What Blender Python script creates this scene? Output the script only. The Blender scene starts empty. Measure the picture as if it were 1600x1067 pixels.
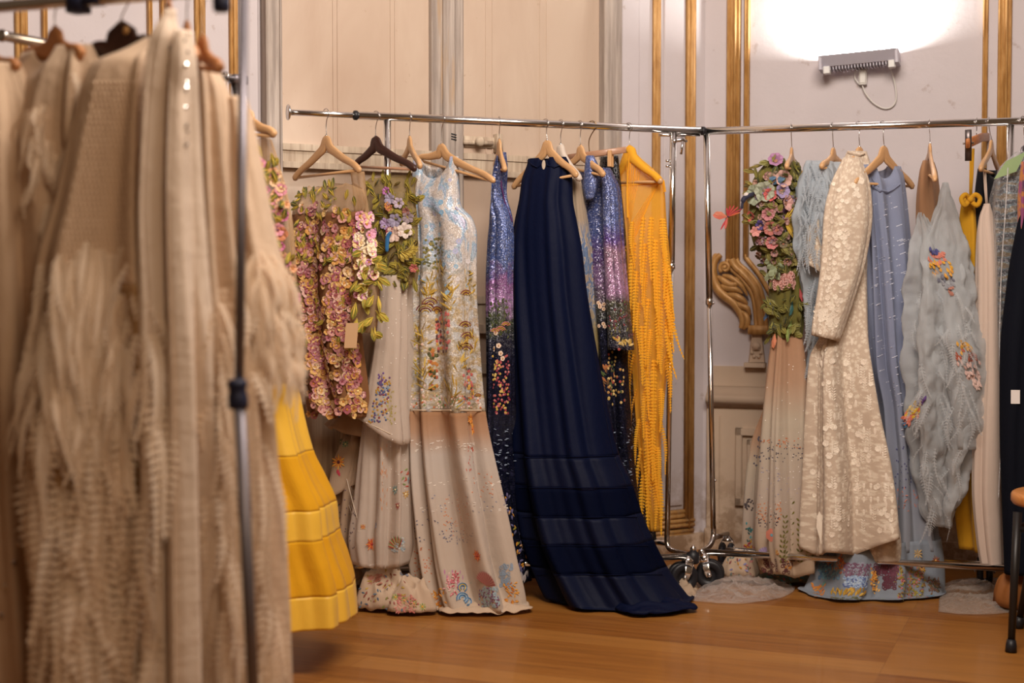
import bpy, math, random
from mathutils import Vector, Matrix, noise
from mathutils.bvhtree import BVHTree

RN = random.Random(11)
SC = bpy.context.scene
COL = SC.collection
PI = math.pi

# ------------------------------------------------------------------ camera
F_PX = 2222.0
CAM = Vector((0, 0, 1.15))
PITCH = math.atan((533.5 - 447) / F_PX)
cd = bpy.data.cameras.new('camera')
cam = bpy.data.objects.new('camera', cd)
COL.objects.link(cam)
cam.location = CAM
cam.rotation_euler = (PI / 2 - PITCH, 0, 0)
cd.sensor_width = 36
cd.lens = 36 * F_PX / 1600
cd.clip_start = 0.05
cd.dof.use_dof = True
cd.dof.focus_distance = 5.2
cd.dof.aperture_fstop = 1.8
SC.camera = cam

# ------------------------------------------------------------------ light
SC.view_settings.view_transform = 'Standard'
SC.view_settings.look = 'None'
SC.view_settings.gamma = 1
SC.view_settings.use_curve_mapping = False
SC.view_settings.exposure = -0.22
SC.cycles.transparent_max_bounces = 24
SC.cycles.max_bounces = 8

w = bpy.data.worlds.new('world')
SC.world = w
w.use_nodes = True
wn = w.node_tree
wn.nodes.clear()
wo = wn.nodes.new('ShaderNodeOutputWorld')
wb = wn.nodes.new('ShaderNodeBackground')
wb.inputs[0].default_value = (1.0, 0.62, 0.36, 1)
wb.inputs[1].default_value = 0.11
wn.links.new(wb.outputs[0], wo.inputs[0])

def area(name, loc, target, size, power, col, size_y=None, spread=180):
    l = bpy.data.lights.new(name, 'AREA')
    l.shape = 'RECTANGLE'
    l.size = size
    l.size_y = size_y or size
    l.energy = power
    l.color = col
    l.spread = math.radians(spread)
    o = bpy.data.objects.new(name, l)
    COL.objects.link(o)
    o.location = loc
    o.rotation_euler = (Vector(target) - Vector(loc)).to_track_quat('-Z', 'Y').to_euler()
    return o

area('ceiling_lamp', (0.55, 2.8, 3.05), (0.2, 5.0, 1.5), 1.7, 132, (1.0, 0.89, 0.79), .8)
area('warm_front_fill', (0.6, 0.4, 2.9), (-0.6, 3.6, 1.0), 1.0, 38, (1.0, 0.74, 0.50))  # added warm fill to light the fronts, no real fixture

# ------------------------------------------------------------------ pixel helpers
FW = Vector((0, math.cos(PITCH), -math.sin(PITCH)))
UPV = Vector((0, math.sin(PITCH), math.cos(PITCH)))
RT = Vector((1, 0, 0))

def ray(px, py):
    return RT * ((px - 800) / F_PX) + UPV * ((533.5 - py) / F_PX) + FW

def at(px, py, Y):
    d = ray(px, py)
    return CAM + d * (Y / d.y)

def at_z(px, py, z):
    d = ray(px, py)
    return CAM + d * ((z - CAM.z) / d.z)

def at_plane(px, py, P, n):
    d = ray(px, py)
    return CAM + d * ((P - CAM).dot(n) / d.dot(n))

def on_line(px, A, B):
    k = (px - 800) / F_PX
    def g(P):
        q = P - CAM
        return q.x - k * q.dot(FW)
    a, b = g(A), g(B)
    return A + (B - A) * (a / (a - b))

def hexc(s, gain=1.0):
    out = []
    for i in (0, 2, 4):
        v = int(s[i:i + 2], 16) / 255
        v = v / 12.92 if v <= 0.04045 else ((v + 0.055) / 1.055) ** 2.4
        out.append(min(1, v * gain))
    return tuple(out)

# ------------------------------------------------------------------ mesh helpers
WORLD = {}

def kids_origin(parent):
    return WORLD.get(parent.name, Vector((0, 0, 0))) if parent else Vector((0, 0, 0))

class MB:
    def __init__(s):
        s.v = []; s.f = []; s.m = []; s.mats = []; s.uv = []; s.uv2 = []
    def mi(s, mat):
        if mat not in s.mats:
            s.mats.append(mat)
        return s.mats.index(mat)
    def add(s, verts, faces, mat, uv=None, uv2=None):
        o = len(s.v)
        s.v += [Vector(p) for p in verts]
        s.uv += uv if uv else [(p[0], p[2]) for p in verts]
        s.uv2 += uv2 if uv2 else [(0, 0)] * len(verts)
        k = s.mi(mat)
        for f in faces:
            s.f.append([i + o for i in f])
            s.m.append(k)
    def build(s, name, parent=None, loc=None, smooth=True):
        org = kids_origin(parent) if parent else (Vector(loc) if loc is not None else Vector((0, 0, 0)))
        me = bpy.data.meshes.new(name)
        me.from_pydata([p - org for p in s.v], [], s.f)
        for m in s.mats:
            me.materials.append(m)
        me.polygons.foreach_set('material_index', s.m)
        if smooth:
            me.polygons.foreach_set('use_smooth', [True] * len(me.polygons))
        for nm, src in (('UVMap', s.uv), ('T', s.uv2)):
            l = me.uv_layers.new(name=nm)
            buf = []
            for p in me.polygons:
                for vi in p.vertices:
                    buf += src[vi]
            l.data.foreach_set('uv', buf)
        me.update()
        o = bpy.data.objects.new(name, me)
        COL.objects.link(o)
        if parent:
            o.parent = parent
            WORLD[o.name] = org
        else:
            o.location = org
            WORLD[o.name] = org
        return o

def thing(name, label, cat, loc, group=None):
    o = bpy.data.objects.new(name, None)
    o.empty_display_size = 0.05
    COL.objects.link(o)
    o.location = loc
    WORLD[o.name] = Vector(loc)
    tag(o, label, cat, group)
    return o

def tag(o, label, cat, group=None, kind=None):
    if label: o['label'] = label
    if cat: o['category'] = cat
    if group: o['group'] = group
    if kind: o['kind'] = kind
    return o

def tube(mb, pts, r, mat, n=10, caps=True):
    pts = [Vector(p) for p in pts]
    N = len(pts)
    rs = r if isinstance(r, (list, tuple)) else [r] * N
    t0 = (pts[1] - pts[0]).normalized()
    ref = Vector((0, 0, 1)) if abs(t0.z) < 0.9 else Vector((1, 0, 0))
    nv = (ref - t0 * ref.dot(t0)).normalized()
    vs = []; fs = []; uv = []
    L = 0
    for i, p in enumerate(pts):
        if i == 0: t = pts[1] - pts[0]
        elif i == N - 1: t = pts[-1] - pts[-2]
        else: t = (pts[i + 1] - pts[i]).normalized() + (pts[i] - pts[i - 1]).normalized()
        if t.length < 1e-9: t = t0.copy()
        t.normalize()
        nv = nv - t * nv.dot(t)
        if nv.length < 1e-6:
            nv = t.orthogonal()
        nv.normalize()
        b = t.cross(nv)
        if i: L += (pts[i] - pts[i - 1]).length
        for k in range(n):
            a = 2 * PI * k / n
            vs.append(p + (nv * math.cos(a) + b * math.sin(a)) * rs[i])
            uv.append((k / n * 0.1, L))
    for i in range(N - 1):
        for k in range(n):
            k2 = (k + 1) % n
            fs.append([i * n + k, i * n + k2, (i + 1) * n + k2, (i + 1) * n + k])
    if caps:
        fs.append(list(range(n))[::-1])
        fs.append([(N - 1) * n + k for k in range(n)])
    mb.add(vs, fs, mat, uv)

def strap(mb, pts, nrm, ws, ts, mat, n=14, p=2.6):
    """solid band swept along pts: half width ws in the plane, half thickness ts along nrm"""
    pts = [Vector(q) for q in pts]
    N = len(pts)
    ws = ws if isinstance(ws, (list, tuple)) else [ws] * N
    ts = ts if isinstance(ts, (list, tuple)) else [ts] * N
    vs = []; fs = []; uv = []; L = 0
    for i, q in enumerate(pts):
        t = (pts[min(i + 1, N - 1)] - pts[max(i - 1, 0)]).normalized()
        nn = (nrm - t * nrm.dot(t)).normalized()
        sd = t.cross(nn)
        if i: L += (pts[i] - pts[i - 1]).length
        for k in range(n):
            a = 2 * PI * k / n
            c, s_ = math.cos(a), math.sin(a)
            cx = math.copysign(abs(c) ** (2 / p), c)
            sx = math.copysign(abs(s_) ** (2 / p), s_)
            vs.append(q + sd * ws[i] * cx + nn * ts[i] * sx)
            uv.append((cx * ws[i], L))
    for i in range(N - 1):
        for k in range(n):
            k2 = (k + 1) % n
            fs.append([i * n + k, i * n + k2, (i + 1) * n + k2, (i + 1) * n + k])
    fs.append(list(range(n))[::-1])
    fs.append([(N - 1) * n + k for k in range(n)])
    mb.add(vs, fs, mat, uv)

def lathe(mb, base, axis, prof, mat, n=24):
    """prof: list of (radius, distance along axis)"""
    axis = Vector(axis).normalized()
    a1 = axis.orthogonal().normalized(); a2 = axis.cross(a1)
    vs = []; fs = []
    for r, h in prof:
        for k in range(n):
            a = 2 * PI * k / n
            vs.append(Vector(base) + axis * h + (a1 * math.cos(a) + a2 * math.sin(a)) * r)
    for i in range(len(prof) - 1):
        for k in range(n):
            k2 = (k + 1) % n
            fs.append([i * n + k, i * n + k2, (i + 1) * n + k2, (i + 1) * n + k])
    fs.append(list(range(n))[::-1]); fs.append([(len(prof) - 1) * n + k for k in range(n)])
    mb.add(vs, fs, mat)

def obox(mb, o, ex, ey, ez, lo, hi, mat, bev=0.0):
    """box in the frame (o, ex, ey, ez) with chamfered vertical edges"""
    x0, y0, z0 = lo; x1, y1, z1 = hi
    b = min(bev, (x1 - x0) * .4, (y1 - y0) * .4)
    if b > 0:
        prof = [(x0 + b, y0), (x1 - b, y0), (x1, y0 + b), (x1, y1 - b), (x1 - b, y1), (x0 + b, y1), (x0, y1 - b), (x0, y0 + b)]
    else:
        prof = [(x0, y0), (x1, y0), (x1, y1), (x0, y1)]
    prism(mb, o, ex, ey, ez, prof, z0, z1, mat)

def prism(mb, o, ex, ey, ez, prof, z0, z1, mat):
    n = len(prof)
    o = Vector(o)
    vs = [o + ex * x + ey * y + ez * z for z in (z0, z1) for x, y in prof]
    uv = [(x + y, z) for z in (z0, z1) for x, y in prof]
    fs = [[k, (k + 1) % n, n + (k + 1) % n, n + k] for k in range(n)]
    fs += [list(range(n))[::-1], [n + k for k in range(n)]]
    mb.add(vs, fs, mat, uv)

def bez(p0, p1, p2, n):
    return [p0 * (1 - t) ** 2 + p1 * 2 * t * (1 - t) + p2 * t * t for t in [i / n for i in range(n + 1)]]

def smooth_pts(P, sub=6):
    P = [Vector(p) for p in P]
    out = []
    for i in range(len(P) - 1):
        p0 = P[max(i - 1, 0)]; p1 = P[i]; p2 = P[i + 1]; p3 = P[min(i + 2, len(P) - 1)]
        for k in range(sub):
            t = k / sub
            out.append(0.5 * ((2 * p1) + (p2 - p0) * t + (2 * p0 - 5 * p1 + 4 * p2 - p3) * t * t + (3 * p1 - p0 - 3 * p2 + p3) * t ** 3))
    out.append(P[-1])
    return out

# ------------------------------------------------------------------ materials
class G:
    def __init__(s, name):
        s.m = bpy.data.materials.new(name)
        s.m.use_nodes = True
        s.t = s.m.node_tree
        s.t.nodes.clear()
        s.out = s.t.nodes.new('ShaderNodeOutputMaterial')
    def n(s, typ, props=None, **kw):
        nd = s.t.nodes.new('ShaderNode' + typ)
        for k, v in (props or {}).items():
            setattr(nd, k, v)
        for k, v in kw.items():
            key = k.replace('_', ' ')
            s.put(nd.inputs[key] if not key.isdigit() else nd.inputs[int(key)], v)
        return nd
    def put(s, sock, v):
        if isinstance(v, bpy.types.NodeSocket):
            s.t.links.new(v, sock)
        elif isinstance(v, bpy.types.Node):
            s.t.links.new(v.outputs[0], sock)
        elif isinstance(v, (tuple, list)) and len(v) == 3 and sock.type == 'RGBA':
            sock.default_value = (*v, 1)
        else:
            sock.default_value = v
    def uv(s, layer='UVMap'):
        return s.n('UVMap', {'uv_map': layer}).outputs[0]
    def obj(s):
        return s.n('TexCoord').outputs['Object']
    def geo(s):
        return s.n('NewGeometry').outputs['Position']
    def scale(s, vec, sc, rot=(0, 0, 0)):
        mp = s.n('Mapping')
        s.put(mp.inputs[0], vec)
        mp.inputs['Scale'].default_value = sc
        mp.inputs['Rotation'].default_value = rot
        return mp.outputs[0]
    def noise(s, vec, scale, detail=4, rough=.55, dist=0):
        nd = s.n('TexNoise')
        s.put(nd.inputs['Vector'], vec)
        nd.inputs['Scale'].default_value = scale
        nd.inputs['Detail'].default_value = detail
        nd.inputs['Roughness'].default_value = rough
        nd.inputs['Distortion'].default_value = dist
        return nd.outputs[0]
    def ramp(s, fac, stops, interp='LINEAR'):
        nd = s.n('ValToRGB')
        s.put(nd.inputs[0], fac)
        cr = nd.color_ramp
        cr.interpolation = interp
        while len(cr.elements) < len(stops):
            cr.elements.new(0.5)
        for e, (p, c) in zip(cr.elements, stops):
            e.position = p
            e.color = (*c, 1) if isinstance(c, (tuple, list)) else (c, c, c, 1)
        return nd.outputs[0]
    def mix(s, fac, a, b):
        nd = s.n('MixRGB')
        s.put(nd.inputs[0], fac); s.put(nd.inputs[1], a); s.put(nd.inputs[2], b)
        return nd.outputs[0]
    def math(s, op, a, b=0.0, clamp=False):
        nd = s.n('Math', {'operation': op, 'use_clamp': clamp})
        s.put(nd.inputs[0], a); s.put(nd.inputs[1], b)
        return nd.outputs[0]
    def sep(s, vec):
        nd = s.n('SeparateXYZ'); s.put(nd.inputs[0], vec)
        return nd.outputs
    def bump(s, h, strength=.3, dist=.01):
        nd = s.n('Bump'); s.put(nd.inputs['Height'], h)
        nd.inputs['Strength'].default_value = strength
        nd.inputs['Distance'].default_value = dist
        return nd.outputs[0]
    def bsdf(s, col, rough=.6, metal=0, spec=.4, normal=None, sheen=0, coat=0):
        b = s.n('BsdfPrincipled')
        s.put(b.inputs['Base Color'], col)
        s.put(b.inputs['Roughness'], rough)
        b.inputs['Metallic'].default_value = metal
        b.inputs['Specular IOR Level'].default_value = spec
        b.inputs['Sheen Weight'].default_value = sheen
        b.inputs['Coat Weight'].default_value = coat
        if normal: s.put(b.inputs['Normal'], normal)
        return b.outputs[0]
    def done(s, sh):
        s.t.links.new(sh, s.out.inputs[0])
        return s.m

def fabric(name, col, rough=.85, alpha=1.0, trans=.25, sheen=.15, bump=.35, spec=.15, grain=1.0):
    g = G(name)
    c = col(g) if callable(col) else col
    uv = g.uv()
    h = g.noise(g.scale(uv, (240 * grain, 30 * grain, 1)), 1, 3)
    h2 = g.noise(uv, 18, 3)
    hh = g.math('ADD', g.math('MULTIPLY', h, .35), h2)
    nm = g.bump(hh, bump, .006)
    sh = g.bsdf(c, rough, 0, spec, nm, sheen)
    if trans > 0:
        tr = g.n('BsdfTranslucent'); g.put(tr.inputs[0], c); g.put(tr.inputs[1], nm)
        mx = g.n('MixShader'); mx.inputs[0].default_value = trans
        g.t.links.new(sh, mx.inputs[1]); g.t.links.new(tr.outputs[0], mx.inputs[2])
        sh = mx.outputs[0]
    if alpha < 1:
        tp = g.n('BsdfTransparent')
        lw = g.n('LayerWeight'); lw.inputs[0].default_value = .35
        fac = g.math('ADD', g.math('MULTIPLY', g.math('POWER', lw.outputs[1], 1.3), 1 - alpha), alpha, True)
        mx = g.n('MixShader'); g.put(mx.inputs[0], fac)
        g.t.links.new(tp.outputs[0], mx.inputs[1]); g.t.links.new(sh, mx.inputs[2])
        sh = mx.outputs[0]
    return g.done(sh)

def sequin(name, colf, scale=260, metal=.35, jitter=.7, fade=None):
    g = G(name)
    uv = g.uv()
    vo = g.n('TexVoronoi'); g.put(vo.inputs['Vector'], uv); vo.inputs['Scale'].default_value = scale
    rc = vo.outputs['Color']
    c = colf(g)
    ch = g.sep(rc)
    fd = g.ramp(g.sep(g.uv('T'))[1], [(fade[0], 1.), (fade[1], .06)]) if fade else 1.0
    c = g.mix(g.math('MULTIPLY', g.math('MULTIPLY', g.math('POWER', ch[0], 5.0), .4), fd), c, (.8, .8, .88))
    c = g.mix(g.math('MULTIPLY', ch[1], .35), c, (.02, .02, .06))
    sub = g.n('VectorMath', {'operation': 'SUBTRACT'}); g.put(sub.inputs[0], rc); sub.inputs[1].default_value = (.5, .5, .5)
    sc = g.n('VectorMath', {'operation': 'SCALE'}); g.put(sc.inputs[0], sub.outputs[0]); sc.inputs['Scale'].default_value = jitter
    nn = g.n('NewGeometry').outputs['Normal']
    ad = g.n('VectorMath', {'operation': 'ADD'}); g.put(ad.inputs[0], nn); g.put(ad.inputs[1], sc.outputs[0])
    no = g.n('VectorMath', {'operation': 'NORMALIZE'}); g.put(no.inputs[0], ad.outputs[0])
    sh = g.bsdf(c, .34, metal, .5, no.outputs[0])
    if fade: g.put(sh.node.inputs['Specular IOR Level'], g.math('MULTIPLY', fd, .5))
    return g.done(sh)

def plain(name, col, rough=.5, metal=0, spec=.4, bumpn=0, bscale=60, coat=0):
    g = G(name)
    c = col
    nm = None
    tc = g.obj()
    c = g.mix(g.math('MULTIPLY', g.noise(tc, 25, 3), .25), col, tuple(x * .7 for x in col))
    if bumpn:
        nm = g.bump(g.noise(tc, bscale, 4), bumpn, .004)
    return g.done(g.bsdf(c, rough, metal, spec, nm, 0, coat))

def spot(name, loc, target, power, col, ang, blend=.5, r=.05):
    l = bpy.data.lights.new(name, 'SPOT')
    l.energy = power; l.color = col; l.spot_size = math.radians(ang); l.spot_blend = blend; l.shadow_soft_size = r
    o = bpy.data.objects.new(name, l)
    COL.objects.link(o)
    o.location = loc
    o.rotation_euler = (Vector(target) - Vector(loc)).to_track_quat('-Z', 'Y').to_euler()
    return o
spot('door_reflection_spot', (-.15, 4.55, 3.55), at(458, 262, 5.2), 120, (1, .97, .95), 11, .9)  # added spot, stands in for the bright reflection on the door

def film(name, amount=.22, col=(.9, .9, .92), rough=.12):
    g = G(name)
    tp = g.n('BsdfTransparent')
    gl = g.n('BsdfGlossy'); gl.inputs[0].default_value = (*col, 1); gl.inputs[1].default_value = rough
    df = g.n('BsdfTranslucent'); df.inputs[0].default_value = (*col, 1)
    d2 = g.n('BsdfDiffuse'); d2.inputs[0].default_value = (*col, 1)
    m0 = g.n('MixShader'); m0.inputs[0].default_value = .6
    g.t.links.new(df.outputs[0], m0.inputs[1]); g.t.links.new(d2.outputs[0], m0.inputs[2])
    m1 = g.n('MixShader'); m1.inputs[0].default_value = .45
    g.t.links.new(m0.outputs[0], m1.inputs[1]); g.t.links.new(gl.outputs[0], m1.inputs[2])
    lw = g.n('LayerWeight'); lw.inputs[0].default_value = .3
    fac = g.math('ADD', g.math('MULTIPLY', lw.outputs[1], .6), amount, True)
    nm = g.bump(g.noise(g.obj(), 22, 4, .6, 1.5), .7, .03)
    g.put(gl.inputs['Normal'], nm); g.put(lw.inputs['Normal'], nm)
    m2 = g.n('MixShader'); g.put(m2.inputs[0], fac)
    g.t.links.new(tp.outputs[0], m2.inputs[1]); g.t.links.new(m1.outputs[0], m2.inputs[2])
    return g.done(m2.outputs[0])

PAL = {}
def pal(h):
    if h not in PAL:
        g = G('thread_' + h)
        c = hexc(h)
        cc = g.mix(g.math('MULTIPLY', g.noise(g.obj(), 90, 2), .35), c, tuple(x * .6 for x in c))
        sh = g.bsdf(cc, .6, 0, .3, None, .2)
        PAL[h] = g.done(sh)
    return PAL[h]

chrome = plain('chrome', (.78, .77, .76), .18, 1.0)
steel = plain('steel_wire', (.62, .60, .60), .25, 1.0)
black_plastic = plain('black_plastic', (.012, .012, .016), .45)
blue_plastic = plain('dark_blue_plastic', (.012, .016, .045), .5)
grey_metal = plain('grey_tube', (.20, .18, .20), .42, .7)

def wood_mat(name, a, b, sc=(60, 60, 4), rough=.42):
    g = G(name)
    v = g.scale(g.uv(), (90, 9, 1))
    c = g.ramp(g.noise(v, 1.2, 5, .6, .6), [(.3, hexc(a)), (.7, hexc(b))])
    return g.done(g.bsdf(c, rough, 0, .4, g.bump(g.noise(v, 3, 3), .08, .002), 0, .15))
beech = wood_mat('beech_wood', 'b98d60', 'd3a87a')
beech_pale = wood_mat('pale_beech_wood', 'cfa882', 'e0c09c')
walnut = wood_mat('dark_walnut', '2c1712', '452820')
pink_wood = wood_mat('grey_pink_wood', '9c735a', 'b58b70')

def plaster_mat(name, col, dirt='8a6a50', low='8d7258'):
    g = G(name)
    p = g.geo()
    n1 = g.noise(p, 3.5, 6, .6)
    n2 = g.noise(p, 14, 5, .65)
    c = g.mix(g.ramp(n1, [(.42, 0.), (.75, .35)]), hexc(col), tuple(x * .82 for x in hexc(col)))
    c = g.mix(g.ramp(n2, [(.64, 0.), (.72, .35)]), c, hexc(dirt))
    z = g.sep(p)[2]
    lowf = g.math('MULTIPLY', g.ramp(z, [(.0, 1.), (.42, .0)]), g.ramp(n2, [(.42, 0.), (.56, .75)]))
    c = g.mix(lowf, c, hexc(low))
    return g.done(g.bsdf(c, .75, 0, .25, g.bump(g.math('ADD', n1, n2), .22, .006)))
plaster = plaster_mat('painted_plaster', 'cbc3c6')
plaster_w = plaster_mat('wainscot_plaster', 'c9b39d', '86603f', '80603f')

def weathered(name, a, b, c3):
    g = G(name)
    p = g.scale(g.geo(), (30, 30, 1.6))
    n1 = g.noise(p, 1.4, 6, .65)
    n2 = g.noise(g.scale(g.geo(), (9, 9, .9)), 1.3, 5, .6)
    c = g.mix(g.ramp(n1, [(.38, 0.), (.62, 1.)]), hexc(a), hexc(b))
    c = g.mix(g.ramp(n2, [(.60, 0.), (.68, .8)]), c, hexc(c3))
    return g.done(g.bsdf(c, .7, 0, .3, g.bump(n1, .35, .006)))
frame_wood = weathered('weathered_frame_paint', 'b9aca2', '968a82', 'b29678')
rail_wood = weathered('weathered_rail_paint', 'cdbca6', 'b09c88', '8f7b6c')

def pane_mat():
    g = G('beige_door_panel')
    p = g.geo()
    n1 = g.noise(g.scale(p, (3, 3, 1.0)), 1.2, 5, .6, .5)
    n2 = g.noise(p, 26, 3)
    c = g.mix(g.ramp(n1, [(.35, 0.), (.7, 1.)]), hexc('cbb7a5'), hexc('bba390'))
    c = g.mix(g.ramp(n2, [(.70, 0.), (.76, .5)]), c, hexc('a58a70'))
    return g.done(g.bsdf(c, .32, 0, .35, g.bump(n1, .05, .01), 0, .25))
pane = pane_mat()

def gold_mat():
    g = G('gilded_wood')
    p = g.geo()
    n1 = g.noise(g.scale(p, (40, 40, 9)), 1.2, 5, .6)
    c = g.ramp(n1, [(.3, hexc('a5773f')), (.55, hexc('c4965a')), (.8, hexc('d6ad74'))])
    z = g.sep(p)[2]
    wear = g.math('MULTIPLY', g.ramp(z, [(.0, 1.), (.5, 0.)]), g.ramp(g.noise(p, 40, 4), [(.5, 0.), (.62, .7)]))
    c = g.mix(wear, c, hexc('a08468'))
    return g.done(g.bsdf(c, .45, .15, .5, g.bump(n1, .2, .004)))
gold = gold_mat()

def floor_mat():
    g = G('oak_planks')
    p = g.geo()
    v = g.scale(p, (1, 1, 1), (0, 0, math.radians(22)))
    br = g.n('TexBrick', {'offset': .37, 'offset_frequency': 1})
    g.put(br.inputs['Vector'], v)
    br.inputs['Color1'].default_value = (0, 0, 0, 1)
    br.inputs['Color2'].default_value = (1, 1, 1, 1)
    br.inputs['Mortar'].default_value = (.5, .5, .5, 1)
    br.inputs['Scale'].default_value = 1
    br.inputs['Mortar Size'].default_value = .0012
    br.inputs['Brick Width'].default_value = 1.5
    br.inputs['Row Height'].default_value = .13
    tone = br.outputs[0]
    ng = g.noise(g.scale(v, (1.6, 26, 1)), 1.3, 6, .62, .4)
    c = g.ramp(ng, [(.25, hexc('653a12')), (.5, hexc('814d1a')), (.75, hexc('945f26'))])
    c = g.mix(g.math('MULTIPLY', tone, .45), c, hexc('ba8442'))
    kn = g.noise(g.scale(v, (5, 22, 1)), 1.0, 3)
    c = g.mix(g.ramp(kn, [(.66, 0.), (.74, .6)]), c, hexc('6e3c18'))
    c = g.mix(g.math('MULTIPLY', br.outputs['Fac'], .35), c, hexc('5a3012'))
    return g.done(g.bsdf(c, .42, 0, .4, g.bump(ng, .08, .003), 0, .12))
oak = floor_mat()
# ------------------------------------------------------------------ room shell
CZ = Vector((0, 0, 1))
CORNER = at(1100, 447, 6.22); CORNER.z = 0
WLP = at(437, 447, 5.22); WLP.z = 0
WRP = at(1600, 447, 5.79); WRP.z = 0

class Wall:
    def __init__(s, o, d):
        s.o = o
        s.e = (d - o).normalized()
        n = Vector((s.e.y, -s.e.x, 0))
        if n.dot(CAM - o) < 0: n = -n
        s.n = n
    def pt(s, px, py, off=0.0):
        return at_plane(px, py, s.o + s.n * off, s.n)
    def s_(s, px):
        return (s.pt(px, 447) - s.o).dot(s.e)
    def z(s, px, py):
        return s.pt(px, py).z
    def box(s, mb, px0, px1, z0, z1, o0, o1, mat, bev=.004):
        a, b = sorted((s.s_(px0), s.s_(px1)))
        obox(mb, s.o, s.e, s.n, CZ, (a, o0, z0), (b, o1, z1), mat, bev)
WL = Wall(CORNER, WLP)
WR = Wall(CORNER, WRP)
TOPZ = 4.2

def struct(o):
    o['kind'] = 'structure'
    return o

mb = MB()
mb.add([(-5, -3, 0), (5, -3, 0), (5, 8, 0), (-5, 8, 0), (-5, -3, -.05), (5, -3, -.05), (5, 8, -.05), (-5, 8, -.05)],
       [[0, 1, 2, 3], [7, 6, 5, 4], [0, 4, 5, 1], [1, 5, 6, 2], [2, 6, 7, 3], [3, 7, 4, 0]], oak)
struct(mb.build('floor', smooth=False))
mb = MB()
mb.add([(-4, -3, TOPZ), (4, -3, TOPZ), (4, 7.5, TOPZ), (-4, 7.5, TOPZ), (-4, -3, TOPZ + .1), (4, -3, TOPZ + .1), (4, 7.5, TOPZ + .1), (-4, 7.5, TOPZ + .1)],
       [[3, 2, 1, 0], [4, 5, 6, 7], [0, 1, 5, 4], [1, 2, 6, 5], [2, 3, 7, 6], [3, 0, 4, 7]], plaster)
struct(mb.build('ceiling', smooth=False))

def wallmesh(W, s0, s1, name):
    mb = MB()
    obox(mb, W.o, W.e, W.n, CZ, (s0, -.12, 0), (s1, 0, TOPZ), plaster)
    return struct(mb.build(name, smooth=False))
SL = WL.s_(410)
wallmesh(WL, -.1, WL.s_(-420), 'wall_left')
wallmesh(WR, -.1, WR.s_(2100), 'wall_right')

# gilded mouldings, each a reeded profile of its own
TRIM = [0]
def ridges(wd, h, n):
    """reeded cross-section: n half-round beads across the width wd"""
    pr = [(-wd / 2, 0)]
    for k in range(n):
        c = -wd / 2 + wd * (k + .5) / n
        r = wd / n / 2
        hh = h * (1 if (k == n // 2 or n < 3) else .72)
        for j in range(1, 6):
            a = PI - PI * j / 6
            pr.append((c + r * math.cos(a), hh * .35 + hh * .65 * math.sin(a)))
    pr.append((wd / 2, 0))
    return pr
def gild(W, px, wpx, z0, z1, n=3, h=.022):
    TRIM[0] += 1
    a = abs(W.s_(px + wpx / 2) - W.s_(px - wpx / 2))
    mb = MB()
    prism(mb, W.o + W.e * W.s_(px), W.e, W.n, CZ, ridges(a, h, n), z0, z1, gold)
    return struct(mb.build('trim_%d' % TRIM[0]))
for px, wd, n in ((38, 21, 3), (74, 9, 2), (237, 8, 2), (258, 10, 2), (315, 17, 3), (367, 14, 3)):
    gild(WL, px, wd, .75, 4.0, n)
gild(WL, 1023.5, 12, .30, 4.0, 3, .02)
gild(WL, 1076, 14, .10, 4.0, 4, .026)
# lower gilded rail closing that panel
mb = MB()
a0, a1 = sorted((WL.s_(1018), WL.s_(1083)))
for zz, h in ((.16, .014), (.12, .024), (.075, .018)):
    prism(mb, WL.o + WL.e * a0 + CZ * zz, CZ, WL.n, WL.e, ridges(.04, h, 2), 0, a1 - a0, gold)
TRIM[0] += 1
struct(mb.build('trim_%d' % TRIM[0]))
zk = WR.z(1145, 418)
gild(WR, 1145, 22, zk, 4.0, 4, .035)
gild(WR, 1165.5, 9, WR.z(1165, 402), 4.0, 2, .022)
gild(WR, 1535, 9, .95, 4.0, 2, .02)
gild(WR, 1565, 22, .95, 4.0, 4, .03)

TRIM[0] += 1
mb = MB()
tube(mb, [WR.pt(1165, 398, .008), WR.pt(1166, 403, .010), WR.pt(1186, 428, .010), WR.pt(1204, 460, .010), WR.pt(1206, 500, .010)], .011, gold, 10)
struct(mb.build('trim_%d' % TRIM[0]))

# pale pilaster strips beside the door and the corner
def strip(W, px0, px1, z0, z1, off, mat, bev=.006):
    TRIM[0] += 1
    mb = MB()
    W.box(mb, px0, px1, z0, z1, 0, off, mat, bev)
    return struct(mb.build('trim_%d' % TRIM[0], smooth=False))
strip(WL, 968, 996, .06, 4.0, .012, plaster)
strip(WL, 1035, 1066, .2, 4.0, .008, plaster)
strip(WL, 376, 405, .06, 4.0, .012, plaster)
mb = MB()
WL.box(mb, 300, 410, 0, .1, 0, .02, plaster_w); WL.box(mb, 962, 1098, 0, .07, 0, .022, plaster_w)
struct(mb.build('baseboard_left', smooth=False))

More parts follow.
